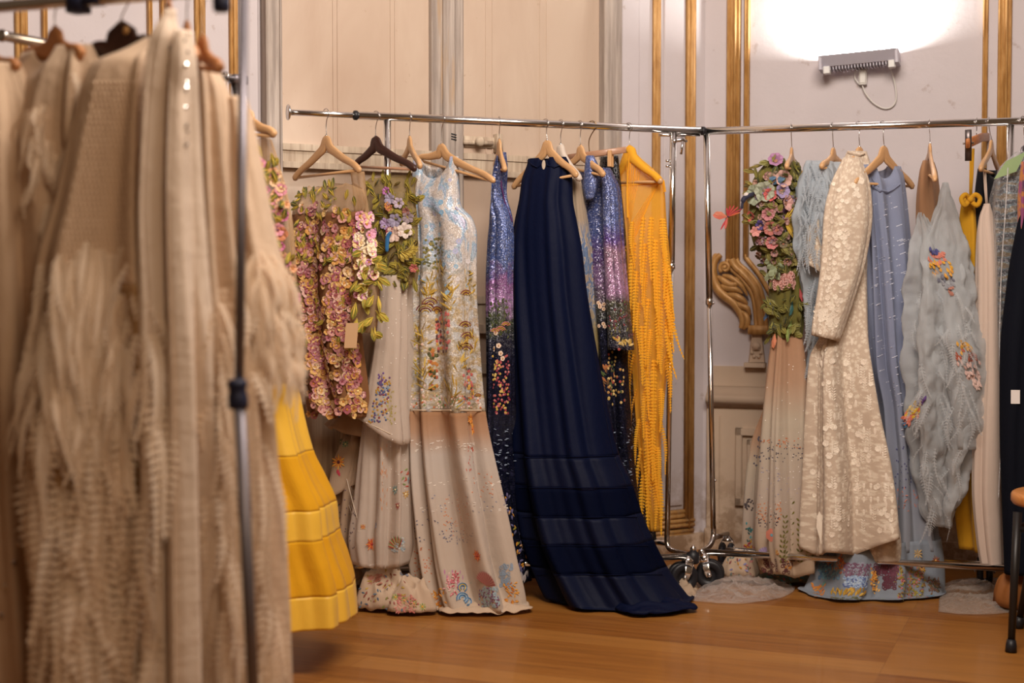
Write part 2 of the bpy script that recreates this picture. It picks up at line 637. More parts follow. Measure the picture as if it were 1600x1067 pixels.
# wainscot on the right wall
zc = WR.z(1150, 614)
mb = MB()
a0, a1 = 0.02, WR.s_(2100)
prof = [(0, 0), (.03, 0), (.034, .012), (.05, .016), (.058, .03), (.055, .045), (.04, .055), (.02, .066), (.012, .09), (0, .09)]
prism(mb, WR.o + WR.e * a0 + CZ * (zc - .06), WR.n, CZ, WR.e, prof, 0, a1 - a0, plaster_w)
struct(mb.build('trim_%d' % (TRIM[0] + 1))); TRIM[0] += 1
mb = MB()
WR.box(mb, 1112, 2100, zc + .03, WR.z(1150, 572), 0, .014, plaster_w)
struct(mb.build('trim_%d' % (TRIM[0] + 1), smooth=False)); TRIM[0] += 1
mb = MB()
WR.box(mb, 1106, 2100, 0.09, zc - .06, 0, .016, plaster_w)
for k in range(4):      # framed panels of the dado
    s0 = WR.s_(1152) + k * .62
    s1 = s0 + .52
    zt, zb = WR.z(1160, 668), .2
    for (i0, hh, ww) in ((0, .03, .03), (.05, .026, .02)):
        for (b0, b1, c0, c1) in ((s0 + i0, s1 - i0, zt - i0 - ww, zt - i0), (s0 + i0, s1 - i0, zb + i0, zb + i0 + ww),
                                 (s0 + i0, s0 + i0 + ww, zb + i0, zt - i0), (s1 - i0 - ww, s1 - i0, zb + i0, zt - i0)):
            obox(mb, WR.o, WR.e, WR.n, CZ, (b0, .012, c0), (b1, .016 + hh * .6, c1), plaster_w, .005)
WR.box(mb, 1126, 1129, .12, zc - .1, .012, .02, plaster_w)
struct(mb.build('trim_%d' % (TRIM[0] + 1), smooth=False)); TRIM[0] += 1
mb = MB()
WR.box(mb, 1104, 2100, 0, .09, 0, .03, plaster_w)
struct(mb.build('baseboard_right', smooth=False))

# ---- old double door with flush beige panels in a weathered frame
door = bpy.data.objects.new('door_1', None)
COL.objects.link(door)
dl = WL.o + WL.e * WL.s_(690)
door.location = dl
WORLD['door_1'] = dl.copy()
door['kind'] = 'structure'
zr0 = WL.z(540, 262); zr1 = WL.z(540, 236)
zl0 = WL.z(770, 508); zl1 = WL.z(770, 470)
def dpart(name, boxes, mat, bev=.005):
    mb = MB()
    for b in boxes: WL.box(mb, *b, mat, bev)
    return mb.build(name, door, smooth=False)
dpart('door_frame', [(411, 436, 0, 3.9, 0, .05), (934, 961, 0, 3.9, 0, .05), (411, 961, 3.8, 3.9, 0, .05)], frame_wood)
dpart('frame_bead', [(409, 412, 0, 3.9, 0, .062), (431, 433.5, 0, 3.9, .04, .058)], frame_wood, .003)
for (x0, x1) in ((436, 670), (719, 934)):
    lf = dpart('door_leaf', [(x0, x1, .02, 3.8, 0, .012)], pane)
    mb = MB()
    lines = (520, 527, 609, 616) if x0 < 500 else (757, 767, 841, 851)
    for x in lines:
        WL.box(mb, x - .9, x + .9, zr1 + .02, 3.7, .010, .016, pane, .001)
    lf2 = mb.build('panel_bead', lf, smooth=False)
    mb = MB()
    WL.box(mb, x0, x1, zr0, zr1, .01, .03, rail_wood, .006)
    WL.box(mb, x0, x1, zr0 - .012, zr0 + .01, .01, .042, rail_wood, .006)
    WL.box(mb, x0, x1, zr1 - .01, zr1 + .014, .01, .036, rail_wood, .005)
    mb.build('lock_rail', lf, smooth=False)
    mb = MB()
    WL.box(mb, x0, x1, zl0, zl1, .01, .03, rail_wood, .006)
    WL.box(mb, x0, x1, zl0 - .03, zl0 + .005, .01, .045, rail_wood, .008)
    WL.box(mb, x0, x1, zl1 - .01, zl1 + .02, .01, .04, rail_wood, .008)
    WL.box(mb, x0, x1, zl0 - .19, zl0 - .15, .01, .032, rail_wood, .008)
    WL.box(mb, x0, x1, .02, .22, .01, .03, rail_wood, .008)
    mb.build('bottom_rail', lf, smooth=False)
    mb = MB()
    WL.box(mb, x0 + 18, x1 - 18, .34, zl0 - .28, .01, .022, rail_wood, .008)
    mb.build('raised_panel', lf, smooth=False)
dpart('meeting_stile', [(669, 693, .02, 3.8, 0, .042), (690, 720, .02, 3.8, 0, .035), (684, 703, .02, 3.8, .02, .06)], frame_wood, .01)
mb = MB()
zb = WL.z(745, 223)
WL.box(mb, 722, 772, zb - .02, zb + .022, .012, .022, rail_wood, .003)
tube(mb, [WL.pt(724, 222, .035), WL.pt(770, 224, .035)], .009, rail_wood)
lathe(mb, WL.pt(745, 222, .03), WL.n, [(.008, 0), (.011, .012), (.018, .02), (.02, .03), (.012, .038), (.002, .04)], rail_wood, 14)
WL.box(mb, 768, 777, zb - .035, zb + .035, .012, .05, rail_wood, .004)
mb.build('sliding_bolt', door)
mb = MB()
for k in range(3):
    tube(mb, [WL.pt(705, 209 + k * 4, .06), WL.pt(713, 211 + k * 4, .06)], .003, black_plastic, 6)
mb.build('hinge_spring', door)

# ---- carved gilded scroll under the mouldings
def scroll():
    root_p = WR.pt(1150, 460, 0)
    root = thing('carved_scroll', 'gilded carved acanthus scroll ending the gold moulding on the right wall', 'wall ornament', root_p)
    def wp(x, y, o=.03): return WR.pt(x, y, o)
    mb = MB()
    main = smooth_pts([wp(1142, 405), wp(1148, 418), wp(1164, 430), wp(1178, 448), wp(1186, 470), wp(1189, 495), wp(1190, 514)], 8)
    for off, r, o2 in ((-7, .011, .02), (0, .016, .03), (8, .010, .022)):
        pts = smooth_pts([wp(1143 + off, 405, o2), wp(1148 + off, 416 - off * .3, o2), wp(1163 + off * .7, 430 - off * .7, o2), wp(1178 + off * .9, 449 - off * .5, o2), wp(1185 + off, 470, o2), wp(1188 + off, 495, o2), wp(1189 + off, 512, o2)], 8)
        tube(mb, pts, r, gold, 10)
    mb.build('s_moulding', root)
    mb = MB()
    obox(mb, WR.o, WR.e, WR.n, CZ, (WR.s_(1172), 0, WR.z(1190, 522)), (WR.s_(1204), .06, WR.z(1190, 508)), gold, .006)
    mb.build('foot_block', root)
    mb = MB()
    spine = smooth_pts([wp(1126, 398), wp(1117, 408), wp(1114, 424), wp(1118, 444), wp(1130, 460), wp(1146, 472), wp(1157, 487), wp(1161, 502), wp(1158, 513)], 8)
    n = len(spine)
    tube(mb, spine, [.012 + .010 * math.sin(PI * i / (n - 1)) for i in range(n)], gold, 10)
    vol = [wp(1133 + 9 * (1 - t) * math.cos(t * 11 + 2.2), 418 + 9 * (1 - t) * math.sin(t * 11 + 2.2), .04 + .012 * t) for t in [i / 30 for i in range(29)]]
    tube(mb, vol, [.010 - .004 * i / 28 for i in range(29)], gold, 8)
    lathe(mb, wp(1133, 418, .04), WR.n, [(.008, 0), (.009, .012), (.004, .02)], gold, 12)
    tube(mb, smooth_pts([wp(1124, 402), wp(1118, 398), wp(1115, 403), wp(1118, 408)], 6), .007, gold, 8)
    mb.build('volute', root)
    for (pts, w0) in (([(1122, 432), (1130, 438), (1142, 445), (1153, 441), (1150, 434)], 5), ([(1127, 446), (1136, 450), (1150, 452), (1160, 458)], 5),
                      ([(1136, 460), (1148, 462), (1160, 468), (1168, 475)], 5), ([(1150, 472), (1158, 478), (1168, 482), (1172, 492)], 4.5),
                      ([(1158, 486), (1166, 494), (1168, 506), (1163, 514)], 4.5), ([(1130, 430), (1142, 434), (1158, 446), (1168, 462)], 4)):
        mb = MB()
        P = smooth_pts([wp(x, y, .035 + .012 * math.sin(PI * i / (len(pts) - 1))) for i, (x, y) in enumerate(pts)], 6)
        m = len(P)
        strap(mb, P, WR.n, [.0024 * w0 * (.35 + .9 * math.sin(PI * min(1, .12 + .88 * i / (m - 1)))) for i in range(m)], [.010] * m, gold, 10, 2)
        mb.build('acanthus_leaf', root)
scroll()
# plaster corbel below the scroll
mb = MB()
def wq(x, y, o): return WR.pt(x, y, o)
vs = []
for o_, k in ((0, 0), (.035, 1.5)):
    vs += [wq(1174 + k, 522, o_), wq(1191 - k, 522, o_), wq(1196 - k, 566, o_), wq(1169 + k, 566, o_)]
mb.add(vs, [[3, 2, 1, 0], [4, 5, 6, 7], [0, 1, 5, 4], [1, 2, 6, 5], [2, 3, 7, 6], [3, 0, 4, 7]], plaster_w)
obox(mb, WR.o, WR.e, WR.n, CZ, (WR.s_(1166), 0, WR.z(1180, 573)), (WR.s_(1199), .055, WR.z(1180, 566)), plaster_w, .004)
cb = mb.build('wall_corbel', loc=wq(1182, 573, 0), smooth=False)
tag(cb, 'small tapered grey plaster corbel under the gilded scroll', 'wall ornament')
mb = MB()
lathe(mb, wq(1182, 541, .034), WR.n, [(.018, 0), (.02, .006), (.012, .012), (.008, .016), (.001, .018)], plaster_w, 14)
for k in range(6):
    a = k * PI / 3
    lathe(mb, wq(1182 + 7 * math.cos(a), 551 + 7 * math.sin(a), .034), WR.n, [(.009, 0), (.008, .006), (.001, .009)], plaster_w, 8)
mb.build('rosette', cb)

# ---- flood lamp on the right wall, shining up
def flood():
    p0 = WR.pt(1345, 95, .07)
    root = thing('wall_floodlight', 'slim grey linear floodlight throwing white light up the right wall', 'lamp', WR.pt(1345, 108, 0))
    ex = (WR.e + CZ * .05).normalized(); ez = (CZ - ex * CZ.dot(ex)).normalized(); ey = WR.n
    hw = abs(WR.s_(1403) - WR.s_(1287)) / 2
    grey = plain('lamp_grey_enamel', (.50, .48, .55), .45)
    o = WR.pt(1345, 97, .02)
    mb = MB()
    prof = [(0.0, -.026), (.10, -.020), (.135, .022), (.128, .022), (.095, -.010), (.006, -.016), (.006, .022), (0, .022)]
    prism(mb, o - ex * hw, ey, ez, ex, prof, 0, 2 * hw, grey)
    mb.build('housing', root, smooth=False)
    mb = MB()
    for k in range(22):
        s = -hw * .86 + k * hw * 1.72 / 21
        obox(mb, o, ex, ey, ez, (s, .005, -.034), (s + .004, .095, -.020), grey)
    mb.build('cooling_fins', root, smooth=False)
    for sg in (-1, 1):
        mb = MB()
        obox(mb, o, ex, ey, ez, (sg * hw - .008, 0, -.034), (sg * hw + .008, .13, .022), grey, .004)
        mb.build('end_cap', root, smooth=False)
        mb = MB()
        obox(mb, o, ex, ey, ez, (sg * (hw - .022) - .014,   .06, -.048), (sg * (hw - .022) + .014, .108, -.020), plain('lamp_bracket_white', (.75, .75, .74), .5), .004)
        mb.build('bracket', root, smooth=False)
    mb = MB()
    gt = G('lamp_tube'); em = gt.n('Emission'); em.inputs[0].default_value = (1, .97, .9, 1); em.inputs[1].default_value = 30
    tube(mb, [o + ex * (-hw * .9) + ey * .05 - ez * .004, o + ex * (hw * .9) + ey * .05 - ez * .004], .005, gt.done(em.outputs[0]), 8)
    mb.build('tube', root)
    l = bpy.data.lights.new('floodlight_beam', 'AREA')
    l.shape = 'RECTANGLE'; l.size = hw * 1.8; l.size_y = .06
    l.energy = 26; l.color = (1, .98, .90); l.spread = math.radians(170)
    lo = bpy.data.objects.new('floodlight_beam', l)
    COL.objects.link(lo)
    lo.parent = root
    lo.location = (o + ey * .055 + ez * .014) - WORLD[root.name]
    tgt = (ez - ey * .12).normalized()
    lo.rotation_euler = Matrix((ex, (-tgt).cross(ex), -tgt)).transposed().to_euler()
    # junction box and its cable
    jb = thing('junction_box', 'small white junction box with a looped cable below the floodlight', 'electrical box', WR.pt(1348, 133, 0))
    wh = plain('white_plastic', (.72, .70, .66), .45)
    mb = MB()
    oo = WR.pt(1349, 120, 0)
    obox(mb, oo, WR.e, WR.n, CZ, (-.016, 0, -.036), (.016, .035, .032), wh, .006)
    mb.build('box_body', jb, smooth=False)
    mb = MB()
    obox(mb, oo, WR.e, WR.n, CZ, (-.012, .035, -.03), (.012, .04, .026), wh, .004)
    mb.build('cover', jb, smooth=False)
    mb = MB()
    tube(mb, smooth_pts([WR.pt(1347, 132, .02), WR.pt(1352, 145, .02), WR.pt(1364, 160, .015), WR.pt(1380, 169, .012), WR.pt(1393, 167, .012), WR.pt(1400, 155, .015), WR.pt(1398, 130, .02), WR.pt(1390, 103, .03)], 8), .003, wh, 8)
    tube(mb, smooth_pts([WR.pt(1346, 106, .03), WR.pt(1338, 110, .025), WR.pt(1336, 122, .02), WR.pt(1342, 131, .02)], 6), .0025, wh, 8)
    mb.build('cable', jb)
flood()

# ------------------------------------------------------------------ racks
RZ = 1.75
A0, A1 = at_z(-120, 20, RZ), at_z(100, 2.5, RZ)
dA = (A1 - A0).normalized()
B0, B1 = at_z(0, 55, RZ), at_z(380, 126, RZ)
C0, C1 = at_z(452, 175.5, RZ), at_z(1097, 204.5, RZ)
D0, D1 = at_z(1100, 205, RZ), at_z(1640, 188, RZ)

def bolt(mb, p, ax, r=.006):
    lathe(mb, p, ax, [(r, 0), (r, .004), (r * .7, .006), (r * .1, .007)], steel, 10)

def caster(root, top, d, nm='caster'):
    """double wheel on a chrome fork, hanging below point top; d = rolling direction"""
    d = Vector(d).normalized()
    ax = Vector((-d.y, d.x, 0))
    r = .054
    c = Vector((top.x, top.y, 0)) + d * .022 + CZ * r
    mb = MB()
    for sg in (-1, 1):
        lathe(mb, c + ax * sg * .010, ax * sg, [(r * .3, -.004), (r * .86, -.004), (r, .002), (r, .014), (r * .86, .019), (r * .5, .017), (r * .46, .010), (r * .2, .012), (.004, .013)], black_plastic, 28)
    w_ = mb.build('caster_wheel', root)
    mb = MB()
    for sg in (-1, 1):
        strap(mb, [c + ax * sg * .034 - CZ * .006, c + ax * sg * .034 + CZ * .02 - d * .012, Vector((top.x, top.y, r * 2 + .008)) + ax * sg * .020], ax, [.011, .014, .018], .0016, chrome, 10, 4)
        bolt(mb, c + ax * sg * .034, ax * sg, .008)
    lathe(mb, Vector((top.x, top.y, r * 2 + .004)), CZ, [(.022, 0), (.024, .004), (.018, .012), (.012, .018), (.011, max(.02, top.z - r * 2 - .004))], chrome, 16)
    mb.build('caster_fork', root)
    mb = MB()
    obox(mb, c - CZ * .03 + d * .02, d, ax, CZ, (-.006, -.012, -.004), (.03, .012, .004), chrome, .003)
    mb.build('brake_tab', root)

# back left rack
rc = thing('garment_rack', 'chrome clothes rack under the navy gown, in front of the old door', 'clothes rack', ((C0.x + C1.x) / 2, (C0.y + C1.y) / 2, 0), 'chrome clothes racks')
J = on_line(555, C0, C1)
dC = (C1 - C0).normalized(); nC = Vector((dC.y, -dC.x, 0))
mb = MB(); tube(mb, [C0, J + dC * .1], .0105, chrome, 16); mb.build('extension_rail', rc)
mb = MB(); tube(mb, [J, C1], .0145, chrome, 18); mb.build('hanging_rail', rc)
mb = MB(); lathe(mb, J - dC * .006, dC, [(.0155, 0), (.017, .003), (.017, .012), (.0155, .014)], black_plastic, 18); mb.build('rail_collar', rc)
mb = MB(); lathe(mb, C0 - dC * .008, dC, [(.004, 0), (.026, .001), (.028, .005), (.024, .009), (.012, .012)], chrome, 20); mb.build('end_stop', rc)
mb = MB(); lathe(mb, C1 - dC * .004, dC, [(.0155, 0), (.017, .002), (.017, .014), (.010, .018), (.002, .019)], black_plastic, 18); mb.build('end_cap', rc)
HUBC = at_z(1083, 868, .13)
U1 = on_line(605, C0, C1); U2 = on_line(1052, C0, C1)
f2 = at(1042.5, 848, U2.y + .02)
f1 = Vector((U1.x - .01, U1.y + .02, f2.z))
for P, Q in ((U1, f1), (U2, f2)):
    mb = MB()
    mid = P + (Q - P) * .33
    tube(mb, [P - CZ * .012, mid], .0135, chrome, 16)
    tube(mb, [mid, Q + (P - Q) * .02], .0105, chrome, 14)
    mb.build('upright', rc)
    mb = MB(); lathe(mb, mid - CZ * .008, CZ, [(.0135, 0), (.0155, .003), (.0155, .02), (.0135, .023)], chrome, 16)
    bolt(mb, mid + nC * .014, nC, .005); mb.build('height_collar', rc)
mb = MB()
tube(mb, [U2 - dC * .06 - CZ * .022, U2 + dC * .05 - CZ * .022], .006, chrome, 10)
tube(mb, [U2 + dC * .02 - CZ * .018, C1 - dC * .01 - CZ * .018], .004, steel, 8)
mb.build('rail_bracket', rc)
mb = MB()
pk = U2 - CZ * .045
strap(mb, [pk + nC * .012 - dC * .005, pk + nC * .02 + dC * .028 + CZ * .006, pk + nC * .02 + dC * .05], nC, [.006, .008, .004], .003, steel, 8)
tube(mb, [pk + nC * .02 + dC * .03, pk + nC * .015 + dC * .026 - CZ * .05], .005, steel, 8)
bolt(mb, pk + nC * .013, nC, .009)
mb.build('locking_lever', rc)
for z_ in (-.12, -.14):
    mb = MB(); tube(mb, [U2 + CZ * z_ - dC * .013, U2 + CZ * z_ - dC * .03], .005, steel, 8)
    mb.build('peg', rc)
# feet: bent tubes running to the hub, long base bar
hub1 = Vector((HUBC.x, HUBC.y, .13)) - dC * (U2 - U1).length - nC * .16
for Q, H in ((f2, Vector(HUBC)), (f1, hub1)):
    mb = MB()
    tube(mb, smooth_pts([Q + CZ * .05, Q, Q * .8 + H * .2 - CZ * .02, H], 6), .0105, chrome, 14)
    back = Q + (Q - H).normalized() * .28; back.z = .13
    tube(mb, [Q - CZ * .005, back], .0105, chrome, 14)
    mb.build('foot_bar', rc)
    caster(rc, Vector((back.x, back.y, .12)), nC)
mb = MB(); tube(mb, [hub1, HUBC - dC * .03], .0125, chrome, 16); mb.build('base_bar', rc)
mb = MB(); lathe(mb, HUBC - CZ * .03, CZ, [(.018, 0), (.024, .006), (.024, .04), (.014, .046), (.011, .05)], black_plastic, 18)
lathe(mb, HUBC + CZ * .018, CZ, [(.011, 0), (.012, .01), (.006, .018), (.002, .024)], chrome, 14); mb.build('hub', rc)
caster(rc, Vector((HUBC.x - .020, HUBC.y - .01, .125)), (-.97, -.2, 0))
caster(rc, Vector((hub1.x, hub1.y, .11)), (-.9, -.35, 0))

# back right rack
rd = thing('garment_rack', 'chrome clothes rack on the right, holding the lace and blue dresses', 'clothes rack', ((D0.x + D1.x) / 2, (D0.y + D1.y) / 2, 0), 'chrome clothes racks')
dD = (D1 - D0).normalized(); nD = Vector((dD.y, -dD.x, 0))
mb = MB(); tube(mb, [D0, D1], .0145, chrome, 18); mb.build('hanging_rail', rd)
V1 = on_line(1104, D0, D1); V2 = on_line(1579, D0, D1)
g1 = at(1114.5, 838, V1.y + .03)
g2 = Vector((V2.x + .01, V2.y + .03, g1.z))
HUBD = at_z(1095, 862, .135)
hub2 = HUBD + dD * (V2 - V1).length * 1.04
for P, Q, H in ((V1, g1, HUBD), (V2, g2, hub2)):
    mb = MB()
    mid = P + (Q - P) * .42
    tube(mb, [P - CZ * .012, mid], .0130, chrome, 16)
    tube(mb, [mid, Q + (P - Q) * .02], .0105, chrome, 14)
    mb.build('upright', rd)
    mb = MB(); lathe(mb, mid - CZ * .008, CZ, [(.0135, 0), (.0150, .003), (.0150, .02), (.0135, .023)], chrome, 16)
    bolt(mb, mid + dD * .014, dD, .005); mb.build('height_collar', rd)
    mb = MB(); bolt(mb, P + (Q - P) * .86 + dD * .009, dD, .005); mb.build('bolt', rd)
    mb = MB()
    tube(mb, smooth_pts([Q + CZ * .05, Q, Q * .7 + H * .3 - CZ * .02, H], 6), .0105, chrome, 14)
    back = Q + (Q - H).normalized() * .22; back.z = .14
    tube(mb, [Q - CZ * .005, back], .0105, chrome, 14)
    mb.build('foot_bar', rd)
    caster(rd, Vector((back.x, back.y, .13)), nD)
mb = MB(); tube(mb, [HUBD + dD * .02, hub2], .0125, chrome, 16)
tube(mb, [g1 + dD * .05 + CZ * -.05, g2 - CZ * .05], .0105, chrome, 14)
mb.build('base_bar', rd)
caster(rd, Vector((HUBD.x + .012, HUBD.y - .01, .128)), (.97, -.2, 0))
caster(rd, Vector((hub2.x, hub2.y, .115)), (.95, -.3, 0))

# middle left rack
rb = thing('garment_rack', 'chrome clothes rack behind the cream dresses, carrying the yellow tiered skirt', 'clothes rack', ((B0.x + B1.x) / 2, (B0.y + B1.y) / 2, 0), 'chrome clothes racks')
dB = (B1 - B0).normalized(); nB = Vector((dB.y, -dB.x, 0))
mb = MB(); tube(mb, [B0 + dB * .01, B1], .0125, chrome, 16); mb.build('hanging_rail', rb)
mb = MB(); lathe(mb, B0 + dB * .002, dB, [(.004, 0), (.015, .001), (.016, .006), (.0125, .012)], chrome, 16); mb.build('end_cap', rb)
mb = MB(); obox(mb, B1, dB, nB, CZ, (-.05, -.018, -.012), (.008, .018, .012), grey_metal, .006); mb.build('rail_bracket', rb)
UB = [B1 - dB * .035, B0 + dB * .25]
for P in UB:
    Q = Vector((P.x, P.y, .13))
    mb = MB(); tube(mb, [P, Q], .0125, chrome, 14); mb.build('upright', rb)
    mb = MB(); tube(mb, [Q - nB * .42, Q + nB * .02], .0125, chrome, 14); mb.build('foot_bar', rb)
    for sg in (-.40, -.0): caster(rb, Q + nB * sg - CZ * .01, -nB)
mb = MB(); tube(mb, [Vector((P.x, P.y, .13)) for P in UB], .0125, chrome, 14); mb.build('base_bar', rb)

# foreground rack
YP = 2.64
PT = at(345, -4, YP); PB = at(395, 1067, YP)
dd_ = (PB - PT); PB2 = PT + dd_ * ((PT.z - .14) / -dd_.z)
PTT = PT - dd_ * (.06 / -dd_.z)
ra = thing('garment_rack', 'blurred grey metal clothes rack nearest the viewer, loaded with cream dresses', 'clothes rack', (PB2.x - .6, PB2.y + .3, 0), 'chrome clothes racks')
AE = Vector((PTT.x, PTT.y, A1.z + (PTT.x - A1.x) * (A1.z - A0.z) / (A1.x - A0.x)))
RA0 = A0 - dA * .2
A_END = A0 + dA * ((PTT.x - A0.x) / dA.x)
mb = MB(); tube(mb, [RA0, A_END], .0135, chrome, 16); mb.build('hanging_rail', ra)
mb = MB(); tube(mb, [A_END + CZ * .0, PT + dd_ * .57], .0092, grey_metal, 16); mb.build('upright', ra)
mb = MB(); tube(mb, [PT + dd_ * .57, PB2], .0112, grey_metal, 16); mb.build('lower_upright', ra)
ax = dd_.normalized()
mb = MB()
pc = at(370.5, 592, YP)
lathe(mb, pc, ax, [(.012, 0), (.018, .003), (.019, .012), (.0165, .018), (.0165, .026), (.019, .032), (.019, .05), (.017, .055), (.012, .057)], blue_plastic, 20)
mb.build('height_collar', ra)
mb = MB(); lathe(mb, at(345, -14, YP), ax, [(.013, 0), (.016, .002), (.016, .034), (.013, .038)], blue_plastic, 20); mb.build('top_collar', ra)
mb = MB()
kc = A0 + dA * ((at(125, 5, A1.y).x - A0.x) / dA.x)
obox(mb, kc, dA, Vector((dA.y, -dA.x, 0)), CZ, (-.022, -.02, -.026), (.022, .02, .016), blue_plastic, .006)
obox(mb, kc, dA, Vector((dA.y, -dA.x, 0)), CZ, (.0, -.018, -.012), (.06, .018, .016), blue_plastic, .006)
mb.build('rail_joint', ra)
UA2 = Vector((RA0.x + .05, RA0.y, .14))
mb = MB(); tube(mb, [RA0 + dA * .05, UA2], .0130, grey_metal, 14); mb.build('upright', ra)
nA = Vector((dA.y, -dA.x, 0))
for Q in (PB2, UA2):
    mb = MB(); tube(mb, [Q - nA * .26, Q + nA * .26], .0130, grey_metal, 14); mb.build('foot_bar', ra)
    for sg in (-1, 1): caster(ra, Q + nA * .24 * sg - CZ * .01, nA)
mb = MB(); tube(mb, [UA2, PB2], .0130, grey_metal, 14); mb.build('base_bar', ra)

# ------------------------------------------------------------------ hangers
def plane_of(Ph, a):
    a = math.radians(a)
    u = Vector((math.cos(a), -math.sin(a), 0))
    n = Vector((-math.sin(a), -math.cos(a), 0))
    return u, n
HANG = {}
def hanger(rail, hpx, apex, L, R, a, mat, label, group, bar=True, thick=.0065, wn=.021, we=.012, tips=None, sleeve=None, rr=.0145, wire=None, barmat=None, collar=True):
    Ph = on_line(hpx, *rail)
    u, n = plane_of(Ph, a)
    pa = at_plane(*apex, Ph, n); pl = at_plane(*L, Ph, n); pr = at_plane(*R, Ph, n)
    root = thing('clothes_hanger', label, 'clothes hanger', (pa + CZ * -.05), group)
    # arms: hump at the neck, falling to both ends
    top = pa - CZ * wn * .9
    def arm(pe):
        k = (pe - top)
        return [top + k * .10 + CZ * (-.01), top + k * .22 + CZ * (-.01), top + k * .5 - CZ * .006, top + k * .8 + CZ * .004, pe]
    lp = arm(pl); rp = arm(pr)
    P = smooth_pts(lp[::-1] + [top + CZ * .004] + rp, 5)
    m = len(P)
    ws = []
    ts = []
    for i in range(m):
        x = abs(i / (m - 1) - .5) * 2
        e = 1 if x < .93 else max(.35, 1 - ((x - .93) / .07) ** 2 * .65)
        ws.append((wn + (we - wn) * min(1, x * 1.35)) * e)
        ts.append((thick + .006 * max(0, x - .45)) * e)
    mb = MB(); strap(mb, P, n, ws, ts, mat, 16)
    mb.build('shoulder_bow', root)
    if tips:
        for ps in (P[:6], P[-6:]):
            mb = MB(); strap(mb, ps, n, [w_ + .0015 for w_ in (ws[:6] if ps is not P[-6:] else ws[-6:])], [t_ + .0015 for t_ in ts[:6]], tips, 14); mb.build('rubber_tip', root)
    if bar:
        q0 = P[3] - CZ * we * .8; q1 = P[-4] - CZ * we * .8
        mb = MB(); tube(mb, [q0, q1], .0052, barmat or mat, 10); mb.build('trouser_bar', root)
    # wire hook over the rail
    mb = MB()
    r = rr + .0035
    pts = [pa - CZ * .01, pa + CZ * .012]
    zt = Ph.z
    low = max(pa.z + .02, zt - r * 2.2)
    base = Vector((Ph.x, Ph.y, 0))
    xo = (pa - Vector((Ph.x, Ph.y, pa.z))).dot(u)
    pts += [base + u * xo * .6 + CZ * low]
    for k in range(11):
        t = -65 + k * 26.5
        t = math.radians(t)
        pts.append(base + u * r * math.cos(t) + CZ * (zt + r * math.sin(t)))
    tube(mb, smooth_pts(pts, 4), .0016, wire or steel, 7)
    if collar: lathe(mb, pa - CZ * .002, CZ, [(.005, 0), (.005, .006), (.002, .009)], wire or steel, 10)
    mb.build('hook', root)
    HANG[label] = (Ph, P, u, n)
    return Ph, P, u, n, root
RC = (C0, C1); RD = (D0, D1); RB = (B0, B1); RA = (A0, A1)
# ------------------------------------------------------------------ garments
def pchip(xs, ys):
    n = len(xs)
    h = [xs[i + 1] - xs[i] for i in range(n - 1)]
    dl = [(ys[i + 1] - ys[i]) / h[i] for i in range(n - 1)]
    m = [0.0] * n
    m[0], m[-1] = dl[0], dl[-1]
    for i in range(1, n - 1):
        if dl[i - 1] * dl[i] > 0:
            w1 = 2 * h[i] + h[i - 1]; w2 = h[i] + 2 * h[i - 1]
            m[i] = (w1 + w2) / (w1 / dl[i - 1] + w2 / dl[i])
    def f(x):
        i = 0
        while i < n - 2 and x > xs[i + 1]: i += 1
        t = (x - xs[i]) / h[i]
        t2, t3 = t * t, t * t * t
        return ys[i] * (2 * t3 - 3 * t2 + 1) + h[i] * m[i] * (t3 - 2 * t2 + t) + ys[i + 1] * (-2 * t3 + 3 * t2) + h[i] * m[i + 1] * (t3 - t2)
    return f

AMPK = 1.55
class Cloth:
    pass

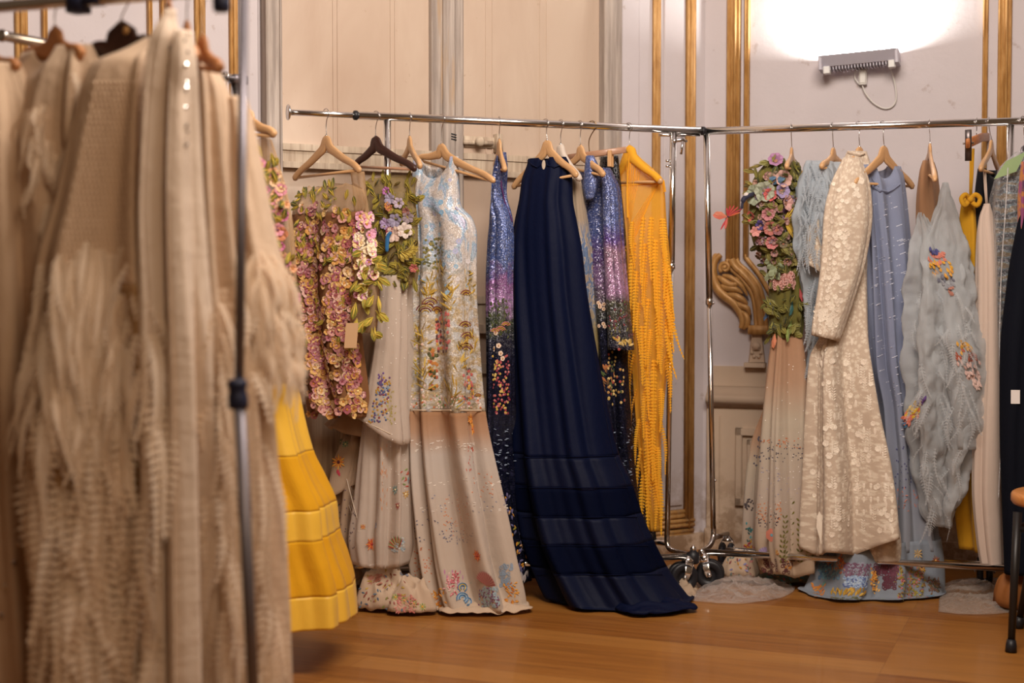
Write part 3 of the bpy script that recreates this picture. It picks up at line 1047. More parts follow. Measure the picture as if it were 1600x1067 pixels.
def cloth(name, parent, rows, Yc, mat, a=(40, 15), drift=0.0, nf=9, seed=1, nth=120, nz=None, neck=(0, 0, .5), shoulder=0, sz=.12, split=None, crumple=0.0, cfreq=9,
          hem=0.0, tilt=0.0, mats=None, half=False, sharp=.75, build=True, dpow=1.3, closed_top=False):
    """a hanging tube of cloth with folds; rows = (py, xl, xr, half depth, fold amplitude) read off the photograph"""
    rr = random.Random(seed)
    pys = [r[0] for r in rows]
    fx = [pchip(pys, [r[k] for r in rows]) for k in range(1, 5)]
    p0, p1 = pys[0], pys[-1]
    nz = nz or max(14, int((p1 - p0) / 7))
    ph = [rr.uniform(0, 6.28) for _ in range(10)]
    def fold(th, s):
        q = th + .22 * math.sin(2 * th + ph[0] + .6 * s) + .16 * math.sin(3 * th + ph[1] - .9 * s)
        v = math.sin(nf * q + ph[2] + .5 * math.sin(3 * s + ph[3]))
        v = math.copysign(abs(v) ** sharp, v)
        am = .68 + .32 * math.sin(2 * th + ph[4] + 1.3 * s)
        v2 = math.sin(round(nf * 1.7) * q + ph[5] + 1.2 * math.sin(2.2 * s + ph[6]))
        return v * am + .28 * v2 * (1 - .4 * s) + .10 * math.sin(round(nf * 3.3) * q + ph[7] + 2 * s)
    V = []; UV = []; UV2 = []
    circ = 2 * PI
    prevz = None
    wmax = .01
    rings = []
    for j in range(nz + 1):
        s = j / nz
        py = p0 + (p1 - p0) * s
        xl, xr, d, A = (f(py) for f in fx)
        d = max(d, .004)
        A = A * AMPK
        aa = math.radians(a[0] + (a[1] - a[0]) * s)
        u = Vector((math.cos(aa), -math.sin(aa), 0)); n = Vector((-math.sin(aa), -math.cos(aa), 0))
        Y = Yc + drift * s ** dpow
        xm = (xl + xr) / 2
        z = at(xm, py, Y - d * .8).z
        C = at(xm, py, Y); C.z = z
        D = (C - CAM).dot(FW)
        sl = []
        for px in (xl, xr):
            k = (px - 800) / F_PX
            sl.append((k * D - C.x) / (math.cos(aa) + k * math.sin(aa) * math.cos(PITCH)))
        C = C + u * (sum(sl) / 2)
        w = (sl[1] - sl[0]) / 2
        wi = w * math.cos(aa)
        w = math.sqrt(max(wi * wi - (d * math.sin(aa)) ** 2, (.3 * wi) ** 2)) / math.cos(aa)
        w = max(.003, w - A * .5)
        rings.append((s, C, u, n, w, d, A, z))
        wmax = max(wmax, w)
    ztop = rings[0][7]
    for (s, C, u, n, w, d, A, z) in rings:
        for k in range(nth + 1):
            th = 2 * PI * k / nth
            if half: th = PI * k / nth
            c, sn = math.cos(th), math.sin(th)
            e = 2 / 2.3
            cx = math.copysign(abs(c) ** e, c); sx = math.copysign(abs(sn) ** e, sn)
            nd = Vector((c * d, sn * w)); nd.normalize()
            fo = fold(th, s) * A
            p = C + u * (w * cx + nd.x * fo) + n * (d * sx + nd.y * fo)
            g = max(0.0, 1 - s / sz)
            nk = neck[0] if sn >= 0 else neck[1]
            dz = 0
            if nk and abs(cx) < neck[2]: dz -= nk * (1 - (cx / neck[2]) ** 2) ** .7 * g
            dz -= shoulder * abs(cx) ** 1.4 * g
            h = s ** 5
            dz += hem * fold(th, 1.0) * h + tilt * cx * h
            if crumple:
                cq = p * cfreq
                p = p + Vector((noise.noise(cq), noise.noise(cq + Vector((9, 3, 1))), noise.noise(cq + Vector((4, 8, 2))) * .5)) * crumple * min(1, s * 6 + .1)
                cq = p * cfreq * 2.3
                p = p + n * ((1 - abs(noise.noise(cq)) * 2) * crumple * .5)
            p.z = max(p.z + dz, .006 + .004 * (fold(th, 1.0) + 1.3))
            V.append(p)
            UV.append((th / circ * (4 * wmax + .12), ztop - p.z))
            UV2.append((th / circ, s))
    F = []
    M = nth + 1
    for j in range(nz):
        for k in range(nth):
            F.append([j * M + k, j * M + k + 1, (j + 1) * M + k + 1, (j + 1) * M + k])
    c = Cloth()
    if split:
        for (nm, mt, y0, y1) in split:
            j0 = max(0, round((y0 - p0) / (p1 - p0) * nz)); j1 = min(nz, round((y1 - p0) / (p1 - p0) * nz))
            mb = MB()
            mb.add(V[j0 * M:(j1 + 1) * M], [[i - j0 * M for i in f] for f in F[j0 * nth:j1 * nth]], mt, UV[j0 * M:(j1 + 1) * M], UV2[j0 * M:(j1 + 1) * M])
            o = mb.build(nm, parent)
            md = o.modifiers.new('thickness', 'SOLIDIFY'); md.thickness = .0012; md.offset = 0
        c.V = V; c.F = F; c.rings = rings; c.fold = fold
        c.bvh = BVHTree.FromPolygons(V, F)
        return c
    mb = MB()
    mb.add(V, F, mat, UV, UV2)
    c.V = V; c.F = F; c.rings = rings
    c.bvh = BVHTree.FromPolygons(V, F)
    c.fold = fold
    if build:
        c.o = mb.build(name, parent)
        md = c.o.modifiers.new('thickness', 'SOLIDIFY'); md.thickness = .0012; md.offset = 0
    return c

def garment(name, label, cat, group, hang, base_z=None):
    Ph = hang
    return thing(name, label, cat, (Ph.x, Ph.y, base_z if base_z is not None else .02), group)

# ------------------------------------------------------------------ applique and stitches laid on a cloth
class Emb:
    def __init__(s, *cl):
        s.mb = MB(); s.bv = [c.bvh for c in cl]
    def hit(s, px, py):
        best = None
        d = ray(px, py).normalized()
        for b in s.bv:
            r = b.ray_cast(CAM, d)
            if r[0] is not None and (best is None or r[3] < best[3]): best = r
        if best is None: return None
        P, N = best[0], best[1]
        if N.dot(CAM - P) < 0: N = -N
        S = RT - N * N.dot(RT)
        if S.length < .15: return None
        S.normalize()
        T = N.cross(S)
        if T.z < 0: T = -T
        return P, N, S, T
    def petal(s, P, N, d, L, W, mat, lift=.003, curl=.0, base=.0):
        sd = N.cross(d)
        p0 = P + d * base + N * lift * .4
        m = P + d * L * .55 + N * (lift + curl * .6)
        e = P + d * L + N * (lift * .7 + curl)
        a = m + sd * W / 2 - N * lift * .4 - d * L * .03; b = m - sd * W / 2 - N * lift * .4 - d * L * .03
        q = P + d * L * .85 + N * (lift + curl * .8)
        a2 = q + sd * W * .32; b2 = q - sd * W * .32
        s.mb.add([p0, a, m, b, a2, e, b2], [[0, 1, 2], [0, 2, 3], [1, 4, 2], [2, 4, 5], [2, 5, 6], [2, 6, 3]], mat)
    def leaf(s, px, py, L, W, ang, mat, lift=.003, curl=0, rib=None):
        h = s.hit(px, py)
        if not h: return
        P, N, S, T = h
        a = math.radians(ang)
        if W < .0045: W *= 1.6; L *= 1.2
        d = S * math.cos(a) + T * math.sin(a)
        s.petal(P, N, d, L, W, mat, lift, curl)
        if rib:
            s.petal(P + N * .0015, N, d, L * .92, W * .2, rib, lift + .001, curl)
            if W > .012:
                for sg in (-1, 1):
                    dd = (d + N.cross(d) * sg * .32).normalized()
                    s.petal(P + N * .0015, N, dd, L * .7, W * .1, rib, lift + .0005, curl * .6)
    def flower(s, px, py, r, n, mat, cen, a0=0, lift=.004, curl=.003, wd=1.0):
        h = s.hit(px, py)
        if not h: return
        P, N, S, T = h
        for k in range(n):
            a = a0 + 2 * PI * k / n
            s.petal(P, N, S * math.cos(a) + T * math.sin(a), r, r * wd * 1.9 * math.sin(PI / n) * 1.05, mat, lift, curl)
        if cen: s.disc(P + N * (lift + .002), N, S, T, r * .26, cen)
    def disc(s, P, N, S, T, r, mat, n=7, up=.0015, sy=1.0):
        vs = [P + N * up] + [P + (S * math.cos(2 * PI * k / n) + T * math.sin(2 * PI * k / n) * sy) * r for k in range(n)]
        s.mb.add(vs, [[0, 1 + k, 1 + (k + 1) % n] for k in range(n)], mat)
    def dot(s, px, py, r, mat, sy=1.0, up=.001):
        h = s.hit(px, py)
        if r < .004: r *= 1.3
        if h: s.disc(h[0] + h[1] * .0012, h[1], h[2], h[3], r, mat, 7, up, sy)
    def ring(s, px, py, r, w_, mat):
        h = s.hit(px, py)
        if not h: return
        P, N, S, T = h
        n = 12
        vs = []
        for rr in (r - w_, r):
            vs += [P + N * .002 + (S * math.cos(2 * PI * k / n) + T * math.sin(2 * PI * k / n)) * rr for k in range(n)]
        s.mb.add(vs, [[k, (k + 1) % n, n + (k + 1) % n, n + k] for k in range(n)], mat)
    def line(s, pts, r, mat):
        out = []
        for x, y in pts:
            h = s.hit(x, y)
            if h: out.append(h[0] + h[1] * (r * .8 + .0005))
        if len(out) > 1: tube(s.mb, out, r, mat, 5)
    def build(s, name, parent, stuff=True):
        if not s.mb.v: return None
        o = s.mb.build(name, parent, smooth=False)
        if stuff: o['kind'] = 'stuff'
        return o

def frond(mb, P, N, S, L, W, nb, mat, flare=.02, sway=0.0, stiff=.5, thick=.0014, dn=None):
    """hanging feather: a spine with slim curved barbs on both sides"""
    dn = dn or Vector((0, 0, -1))
    pts = []
    for i in range(nb + 1):
        t = i / nb
        pts.append(P + dn * L * t + N * flare * math.sin(min(1, t * 1.3) * PI * .6) + S * sway * t * t)
    vs = []; fs = []
    def quad(a, b, c, d):
        o = len(vs); vs.extend([a, b, c, d]); fs.append([o, o + 1, o + 2, o + 3])
    for i in range(nb):
        a, b = pts[i], pts[i + 1]
        quad(a - S * thick, a + S * thick, b + S * thick, b - S * thick)
        t = i / nb
        wv = W * (.55 + .45 * math.sin(PI * min(1, t * 1.1 + .15))) * (1 - .5 * t * t)
        st = L / nb
        for sg in (-1, 1):
            j = RN.uniform(.8, 1.15)
            tip = a + S * sg * wv * j - CZ * wv * stiff * j + N * wv * .3
            mid = a + S * sg * wv * .55 - CZ * wv * stiff * .25 + N * wv * .28
            w2 = st * .36
            o = len(vs)
            vs.extend([a - CZ * w2, a + CZ * w2, mid - CZ * w2 * 1.1, mid + CZ * w2 * 1.1, tip])
            fs.append([o, o + 1, o + 3, o + 2]); fs.append([o + 2, o + 3, o + 4])
    mb.add(vs, fs, mat)

def tcol(stops, u=None):
    """pigment that changes down the length of the garment"""
    def f(g):
        s = g.sep(g.uv('T'))[1]
        wob = g.math('ADD', s, g.math('MULTIPLY', g.math('SUBTRACT', g.noise(g.uv(), 22, 4), .5), .06))
        return g.ramp(wob, [(p, hexc(c)) for p, c in stops])
    return f
# ==================================================================== back left rack
HG = 'wooden hangers on the back racks'
# 1 ---- pink flower top
Ph, P1, u1, n1, _ = hanger(RC, 509, (510, 213), (459, 281), (563, 268), 46, beech, 'pale wooden hanger at the left end of the back rack, above the sheer pink-flower dress', HG)
nude = fabric('nude_net', hexc('d2b088'), .8, .16, .2, 0, .2)
nude2 = fabric('nude_net_body', hexc('9a6c48'), .8, .66, .2, 0, .3)
g1 = garment('floral_dress', 'sheer nude dress covered in pink and gold flowers, hung from the leftmost wooden hanger', 'dress', None, Ph, .65)
c1 = cloth('net_body', g1, [(276, 472, 566, .02, .001), (300, 464, 570, .035, .002), (345, 458, 566, .05, .005), (420, 458, 560, .06, .008), (520, 464, 562, .06, .010), (600, 474, 572, .06, .012), (650, 482, 578, .06, .014)],
           Ph.y, nude2, (44, 25), 0, 6, 3, neck=(.03, .02, .6), shoulder=.05, hem=.01, split=[('sheer_yoke', nude, 276, 335), ('net_body', nude2, 335, 650)])
c1s = cloth('sleeve', g1, [(268, 548, 569, .012, .001), (310, 553, 573, .02, .002), (370, 556, 584, .03, .003), (440, 553, 594, .035, .004), (500, 547, 592, .03, .004), (520, 548, 586, .028, .003)],
            Ph.y - .07, nude, (30, 20), -.03, 4, 5, nth=48)
FP = ['cc948a', 'd8a862', 'b0707a', 'e0c09a', 'a8605a', 'd09850', 'd8aca0', '9a5058', 'c08a48', 'c08484', 'd8b070']
FC = ['8a2f3c', 'c0792a', '6e2a50', 'f0d890']
LG = ['6f6a24', '8a7f2c', '565a20', '9a8a34']
RIB = 'c9a83a'
rn = random.Random(21)
def inside(rows, n, pad=3):
    pys = [r[0] for r in rows]
    f0, f1 = pchip(pys, [r[1] for r in rows]), pchip(pys, [r[2] for r in rows])
    out = []
    for i in range(n):
        y = rn.uniform(pys[0], pys[-1])
        out.append((rn.uniform(f0(y) + pad, f1(y) - pad), y))
    return out
e = Emb(c1)
body = [(320, 462, 562), (400, 458, 558), (520, 464, 558), (650, 482, 576)]
for i, (x, y) in enumerate(inside(body, 560)):
    if y < 350 and rn.random() < .55: continue
    r = rn.uniform(.010, .018)
    e.flower(x, y, r, 5, pal(rn.choice(FP)), pal(rn.choice(FC)), rn.uniform(0, 6), .004, rn.uniform(.002, .008))
e.build('flower_applique', g1)
e = Emb(c1)
for x, y in inside([(290, 466, 560), (420, 458, 556)], 60) + inside([(440, 460, 556), (560, 470, 560)], 16):
    e.leaf(x, y, rn.uniform(.025, .045), rn.uniform(.013, .02), rn.choice([90, 110, 70, 200, -40, 250]) + rn.uniform(-25, 25), pal(rn.choice(LG)), .006, .008, pal(RIB))
for x, y, a in ((462, 318, 120), (470, 314, 100), (478, 312, 85), (486, 312, 65), (510, 300, 95), (520, 298, 80), (468, 322, 150)):
    e.leaf(x, y, .05, .02, a, pal('4e5220'), .006, .006, pal('9a8a34'))
e.build('leaf_applique', g1)
e = Emb(c1s, c1)
for x, y in inside([(335, 560, 582), (470, 556, 588)], 60, 1):
    e.flower(x, y, rn.uniform(.012, .021), 5, pal(rn.choice(['f0dcb8', 'ecc890', 'e0a0b8', 'f2e4c8', 'd89ac0'])), pal(rn.choice(['c0607a', 'd8922c', 'b83a4a'])), rn.uniform(0, 6), .008, .006)
for x, y in inside([(390, 566, 594), (525, 548, 594)], 44, 1):
    e.leaf(x, y, rn.uniform(.045, .065), rn.uniform(.02, .03), rn.choice([-30, 20, -80, 240, 200, -100]) + rn.uniform(-20, 20), pal(rn.choice(['8f862c', '7a7424', 'a89a38'])), .009, .014, pal('d2b244'))
e.build('sleeve_applique', g1)
mb = MB()
q = at(549, 523, Ph.y - .16)
obox(mb, q, Vector((1, 0, 0)), Vector((.15, 1, 0)).normalized(), Vector((.08, 0, 1)), (-.021, -.0008, -.045), (.021, .0008, .04), plain('kraft_card', hexc('c59f78'), .8))
mb.build('care_tag', g1, smooth=False)

# 2 ---- dark hanger, leafy bodice
Ph, P2, u2, n2, _ = hanger(RC, 587, (587, 214), (553, 262), (650, 266), 40, walnut, 'dark brown hanger with a grip bar, second from the left on the back rack', 'dark hangers', tips=None, barmat=pink_wood)
netg = fabric('olive_net', hexc('b09a6a'), .8, .32, .2, 0, .2)
g2 = garment('leaf_bodice', 'sheer top with olive leaves, lilac petals and a blue bird, on the dark brown hanger', 'top', None, Ph, 1.05)
c2 = cloth('net_body', g2, [(268, 572, 652, .02, .001), (300, 572, 648, .04, .003), (360, 576, 652, .05, .005), (420, 584, 652, .05, .006), (445, 592, 648, .05, .006)], Ph.y, netg, (38, 25), 0, 6, 8, neck=(.02, .01, .6), shoulder=.03)
e = Emb(c2)
for x, y in inside([(290, 578, 646), (400, 580, 650), (440, 592, 648)], 150, 2):
    e.leaf(x, y, rn.uniform(.03, .055), rn.uniform(.014, .024), rn.uniform(0, 360), pal(rn.choice(['6a6420', '7d7428', '4c4e1c', '8d8030', '5a4a1c'])), .006, .012, pal('b09a38'))
for x, y in inside([(272, 575, 650), (300, 575, 650)], 16, 2):
    e.leaf(x, y, .04, .015, rn.uniform(60, 120), pal('7d7428'), .006, .01, pal('b09a38'))
e.build('leaf_applique', g2)
e = Emb(c2)
for x, y, r, cc in ((608, 300, .022, 'b06aa8'), (613, 312, .03, '9a90a8'), (624, 318, .028, 'b0a0b0'), (612, 325, .02, 'c07858'), (620, 345, .035, '9088a0'), (636, 340, .03, '8a7a80'), (606, 350, .03, 'a890b8'),
                    (618, 366, .04, 'd8bcae'), (630, 360, .04, 'd8c8c0'), (612, 360, .02, '98404a'), (646, 418, .022, 'b0605a'), (636, 330, .02, '8c5a50'), (610, 322, .018, 'd09048')):
    for k in range(6):
        a = 2 * PI * k / 6 + x
        h = e.hit(x, y)
        if h: e.petal(h[0] + h[1] * .012, h[1], h[2] * math.cos(a) + h[3] * math.sin(a), r * .75, r * .62, pal(cc), .008, .004)
    e.dot(x, y, .005, pal('c8a040'))
for k in range(9):
    e.leaf(622 + k * 1.5, 388 + k * 1.2, .055, .02, -60 + k * 16, pal('a8923a'), .016, .012, pal('d8c060'))
e.build('petal_applique', g2)
e = Emb(c2)
for (x, y), (x2, y2) in (((611, 378), (609, 392)),):
    h = e.hit(612, 372)
    if h:
        P, N, S, T = h
        P = P + N * .03
        mb = MB()
        tube(mb, smooth_pts([P + T * .02 + S * .012, P + T * .008, P - T * .012 - S * .004, P - T * .05 - S * .006], 5), [.002] + [.006 + .002 * math.sin(i / 15 * PI) for i in range(14)] + [.002], pal('2a6aa0'), 8)
        mb.build('bird_applique', g2)

# 3 ---- long sheer embroidered dress
Ph, P3, u3, n3, _ = hanger(RC, 640, (640, 214), (627, 258), (657, 262), 72, beech, 'wooden hanger seen nearly end-on between the dark hanger and the wide one', HG)
champ = fabric('champagne_organza', hexc('e4d4c6'), .75, .58, .25, .1, .5)
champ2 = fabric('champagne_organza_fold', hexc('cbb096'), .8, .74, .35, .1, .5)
g3 = garment('organza_gown', 'long champagne sheer gown with small embroidered sprigs, its hem heaped on the floor', 'dress', None, Ph, .01)
Y3 = Ph.y
c3 = cloth('skirt', g3, [(300, 606, 646, .02, .002), (430, 596, 642, .05, .006), (520, 590, 645, .07, .010), (600, 578, 648, .08, .014), (700, 566, 652, .10, .018), (800, 556, 656, .12, .022), (850, 550, 656, .13, .022), (886, 556, 650, .13, .02)],
           Y3, champ, (40, 15), -.02, 7, 12, nth=140, hem=.01)
c3b = cloth('overskirt', g3, [(430, 600, 634, .05, .004), (520, 591, 634, .06, .006), (600, 578, 632, .07, .008), (675, 562, 638, .08, .008)], Y3 - .075, champ, (30, 15), -.02, 4, 15, nth=80, tilt=-.05)
c3c = cloth('side_panel', g3, [(520, 570, 602, .03, .004), (620, 548, 600, .05, .010), (720, 532, 590, .07, .014), (860, 522, 580, .09, .018), (915, 524, 580, .09, .018)], Y3 + .10, champ2, (30, 15), -.03, 4, 16, nth=70, tilt=.02)
c3d = cloth('folded_hem', g3, [(600, 556, 588, .03, .006), (640, 528, 592, .05, .012), (676, 506, 592, .06, .012)], Y3 + .03, champ2, (25, 10), -.02, 4, 22, nth=70, tilt=-.02, hem=.012)
c3e = cloth('folded_hem', g3, [(680, 540, 580, .03, .006), (720, 522, 574, .05, .010), (770, 513, 560, .05, .012)], Y3 + .06, champ2, (25, 10), -.02, 3, 24, nth=60, tilt=.03)
e = Emb(c3b)
for x, y in inside([(590, 592, 612), (660, 575, 604)], 120, 1):
    e.dot(x, y, .0032, pal(rn.choice(['8a3a3a', '4a5a80', 'b08830', '6a4a70', '8a98a8'])))
for x, y in inside([(612, 604, 616), (665, 606, 616)], 40, 0):
    e.leaf(x, y, .011, .005, rn.uniform(40, 140), pal('a89a58'), .001)
for k in range(8):
    e.line([(596, 606), (597, 585 + k)], .0012, pal('6a4a80'))
    e.dot(593 + rn.uniform(-3, 7), 583 + k * 2.6, .003, pal('6a4a90'))
e.line([(562, 656), (572, 660), (590, 668), (610, 678), (630, 690)], .0016, pal('d8c4ac'))
e.build('sprig_embroidery', g3)
def fan(e, x, y, r, a0, a1, n, cols, wd=.006):
    for k in range(n):
        e.leaf(x, y, r, wd, a0 + (a1 - a0) * k / (n - 1), pal(cols[k % len(cols)]), .002)
def burst(e, x, y, r, cols, n=14, cen=None):
    for k in range(n):
        e.leaf(x, y, r * (1 if k % 2 else .8), r * .22, 360 * k / n, pal(cols[k % len(cols)]), .0025)
    if cen: e.dot(x, y, r * .25, pal(cen), up=.003)
e = Emb(c3, c3b, c3c)
burst(e, 581, 850, .026, ['c8502c', 'd8803a'], 14, 'b03a2a')
burst(e, 567, 823, .010, ['c8683a', 'd0a050'], 8)
burst(e, 588, 821, .012, ['8a90a8', 'a0a0b0'], 8)
fan(e, 622, 858, .05, 60, 175, 16, ['b8503a', '7a8a4a', 'c8b080'], .006)
for x, y in inside([(840, 612, 630), (862, 612, 634)], 60, 0): e.dot(x, y, .0045, pal(rn.choice(['a8b4bc', '8fa2ac', 'c0c4c0'])))
for k in range(26): e.leaf(rn.uniform(596, 606), rn.uniform(700, 800), .016, .0022, rn.uniform(70, 110), pal('c88a60'), .001)
for x, y in inside([(760, 530, 556), (860, 530, 556)], 34, 0): e.dot(x, y, .0022, pal('6a5a60'))
for x, y in inside([(735, 624, 640), (760, 624, 640)], 14, 0): e.leaf(x, y, .018, .006, rn.uniform(0, 180), pal(rn.choice(['8a9a5a', '7aa0a8', 'b85a4a'])), .002)
for x, y, r, cc in ((634, 772, .010, 'd0a050'), (622, 790, .009, 'a83a3a'), (618, 765, .012, '7aa0a0')): burst(e, x, y, r * 1.4, [cc], 7, 'f0e0b0')
for k in range(70): e.dot(rn.uniform(596, 650), rn.uniform(440, 800), .0016, pal('f2ece4'))
for k in range(3): e.line([(532 + k * 4, 740), (545 + k * 4, 790), (560 + k * 2, 830)], .001, pal('e0d0bc'))
e.build('flower_embroidery', g3)
e = Emb(c3c, c3d, c3e)
burst(e, 529, 722, .03, ['d88030', 'e0a040'], 12, '5a1a20')
for k in range(6): e.leaf(529, 730 + k, .022, .008, 255 + k * 6, pal('b8384a'), .002)
burst(e, 540, 694, .014, ['4a7a60', '7aa080'], 8, 'e0d090'); burst(e, 533, 690, .012, ['3a6a58'], 8, 'e0d090')
for x, y in inside([(628, 512, 532), (648, 512, 532)], 12, 0): e.leaf(x, y, .02, .008, rn.uniform(0, 360), pal(rn.choice(['2a6a90', '2a5a48', '4a8ab0'])), .002)
for x, y in inside([(636, 545, 560), (656, 545, 556)], 14, 0): e.leaf(x, y, .016, .008, rn.uniform(0, 360), pal(rn.choice(['a83a2a', 'd89a3a', 'e0b0a8'])), .002)
for x, y in inside([(765, 518, 530), (830, 520, 532)], 26, 0): e.leaf(x, y, .016, .006, rn.uniform(0, 180), pal(rn.choice(['4a5a50', 'b0a050', '8a4a3a', '6a7a80'])), .002)
e.build('hem_embroidery', g3)

def heap(name, parent, x0, x1, ytop, ybot, mat, seed, kpow=.7, ridg=.5, rough=1.0, fl=None):
    """cloth heaped on the floor: ridged low mound"""
    base = at_z((x0 + x1) / 2, ybot, 0.0)
    L = at_z(x0, ybot, 0.0); Rr = at_z(x1, ybot, 0.0)
    hw = (Rr.x - L.x) / 2
    hgt = max(.01, at((x0 + x1) / 2, ytop, base.y + hw * .7).z)
    dep = min(hw * .8, .24)
    c = Vector((base.x, base.y + dep, 0))
    rr = random.Random(seed); off = Vector((rr.uniform(0, 50), rr.uniform(0, 50), 0))
    nr, na = 34, 110
    V = []; F = []; UV = []; U2 = []
    for i in range(nr + 1):
        rho = i / nr
        for k in range(na):
            a = 2 * PI * k / na
            wob = 1 + .10 * math.sin(3 * a + seed) + .05 * math.sin(7 * a + seed * 2)
            x = math.cos(a) * rho * hw * (wob if i else 0); y = math.sin(a) * rho * dep * (wob if i else 0)
            q = Vector((x, y * 1.3, 0)) * 9 * rough + off
            n = 1 - abs(noise.noise(q)) * 1.9
            n2 = 1 - abs(noise.noise(q * 2.1 + Vector((3, 7, 0)))) * 1.8
            env = max(0, 1 - rho ** 2.2) ** kpow
            z = hgt * env * ((1 - ridg) + ridg * (.7 * n + .3 * n2)) * .95 + .006 + .010 * (n2 + .3) * (1 - env)
            V.append(c + Vector((x, y, max(.004, z)))); UV.append((x, y)); U2.append((rho, a / 6.283))
    for i in range(nr):
        for k in range(na):
            k2 = (k + 1) % na
            F.append([i * na + k, (i + 1) * na + k, (i + 1) * na + k2, i * na + k2])
    mb = MB(); mb.add(V, F, mat, UV, U2)
    cl = Cloth(); cl.V = V; cl.F = F; cl.bvh = BVHTree.FromPolygons(V, F)
    cl.o = mb.build(name, parent)
    md = cl.o.modifiers.new('thickness', 'SOLIDIFY'); md.thickness = .0015; md.offset = 0
    return cl
champ3 = fabric('champagne_train', hexc('d6bda4'), .8, .95, .25, .1, .35)
h1 = heap('train', g3, 556, 645, 868, 960, champ3, 4, rough=1.3)
h2 = heap('train', g3, 602, 680, 893, 965, champ3, 9, rough=1.3)
e = Emb(h1, h2)
for x, y in inside([(875, 562, 630), (955, 560, 640)], 70, 2): e.leaf(x, y, .015, .007, rn.uniform(0, 360), pal(rn.choice(['8a4a3a', '7a7a3a', '5a6a7a', 'b89a4a', 'a86a60'])), .002)
for x, y in inside([(930, 616, 652), (955, 616, 655)], 90, 2): e.leaf(x, y, .014, .004, rn.uniform(0, 360), pal(rn.choice(['c07a70', 'b8685e', 'd09a88'])), .002)
for x, y in inside([(880, 622, 648), (900, 622, 648)], 26, 1): e.ring(x, y, .006, .003, pal('6a80a0'))
for x, y in inside([(900, 570, 590), (915, 570, 590)], 40, 1): e.leaf(x, y, .02, .004, 20, pal('b87a68'), .002)
for k in range(4): burst(e, 660 - k * 14, 948 - k * 5, .014, ['8a9a50', 'b0a868'], 8, 'd8a040')
e.build('train_embroidery', g3)

# 4 ---- pale blue sequin gown
Ph, P4, u4, n4, _ = hanger(RC, 690, (690, 226), (652, 250), (773, 284), 48, beech, 'wide wooden hanger above the pale blue sequin gown', HG, we=.011)
def bluepat(g):
    uv = g.uv()
    s = g.sep(g.uv('T'))[1]
    n = g.noise(g.scale(uv, (1, .8, 1)), 17, 3, .6, .8)
    n2 = g.noise(uv, 31, 3, .6)
    base = g.ramp(n, [(.40, hexc('cfc4ba')), (.50, hexc('c8c4c4')), (.56, hexc('93b4cc')), (.68, hexc('b8b2cc'))])
    gold_ = g.mix(g.ramp(n2, [(.46, 0.), (.54, 1.)]), hexc('c9bfb0'), hexc('b08f38'))
    k = g.ramp(g.math('ADD', s, g.math('MULTIPLY', g.math('SUBTRACT', n, .5), .25)), [(.21, 0.), (.28, .7)])
    return g.mix(k, base, gold_)
seqblue = sequin('pale_blue_sequins', bluepat, 300, .08, .32)
def sk4(g):
    s = g.sep(g.uv('T'))[1]
    return g.ramp(s, [(.55, hexc('c2926a')), (.60, hexc('d2ac8e')), (.65, hexc('e2d6cc')), (.78, hexc('e2d2c4')), (1, hexc('e2d0be'))])
chsk = fabric('champagne_skirt', sk4, .7, .60, .22, .1, .5)
g4 = garment('sequin_gown', 'pale blue and gold sequin gown with a champagne skirt embroidered with coral at the hem', 'dress', None, Ph, .01)
rows4 = [(246, 645, 716, .012, .001), (275, 645, 717, .03, .001), (320, 643, 719, .045, .003), (342, 640, 738, .05, .004), (370, 640, 745, .055, .006), (440, 638, 745, .06, .010), (540, 634, 750, .07, .014), (640, 632, 757, .085, .022), (720, 632, 771, .10, .030), (800, 636, 788, .12, .036), (880, 642, 804, .14, .036), (935, 652, 818, .16, .028), (962, 664, 824, .17, .016)]
c4 = cloth('sequin_bodice', g4, rows4, Ph.y, seqblue, (35, 10), -.05, 9, 36, nth=200, nz=110, neck=(.075, .035, .72), sz=.10, hem=.008, split=[('sequin_bodice', seqblue, 246, 640), ('skirt', chsk, 640, 962)])
c4s = c4
e = Emb(c4, c4s)
e.line([(632, 640), (645, 641), (660, 641), (675, 641), (690, 641), (705, 641), (720, 641), (735, 641), (752, 641)], .0025, pal('d8c0a4'))
for x, y in inside([(372, 662, 692), (420, 662, 692)], 60, 0): e.dot(x, y, .006, pal(rn.choice(['5a5a40', '7a7444', '8a7a3a'])), .8)
for cx, cy, n, L in ((674, 450, 34, .05), (690, 430, 26, .05), (660, 590, 22, .06), (655, 530, 24, .06), (700, 470, 22, .05), (732, 440, 16, .035), (705, 620, 24, .07), (720, 560, 16, .06), (735, 540, 20, .06)):
    for k in range(n):
        e.leaf(cx + rn.uniform(-8, 8), cy + rn.uniform(-14, 22), L * rn.uniform(.5, 1), .006, 90 + rn.uniform(-65, 65), pal(rn.choice(['a8842c', 'b8943a', '8f7428', 'c8a850'])), .002)
def arches(e, x, y, r, n, col1, col2, a0=20, a1=160):
    for k in range(n):
        rr = r * (1 - k / (n + .5))
        pts = [(x + rr * math.cos(math.radians(a0 + (a1 - a0) * t / 8)), y - rr * math.sin(math.radians(a0 + (a1 - a0) * t / 8))) for t in range(9)]
        e.line(pts, .0020, pal(col1 if k % 2 == 0 else col2))
for x, y, r in ((665, 490, 16), (672, 478, 13), (728, 462, 9), (727, 512, 10), (730, 530, 11), (728, 548, 12), (747, 620, 5), (683, 488, 9)):
    arches(e, x, y, r, 4, '7a3a2a', 'b8923a')
for x, y in inside([(484, 680, 702), (550, 684, 702)], 70, 0): e.dot(x, y, .0065, pal(rn.choice(['c8706a', 'c0605a', '5a3a38', 'c89a48'])))
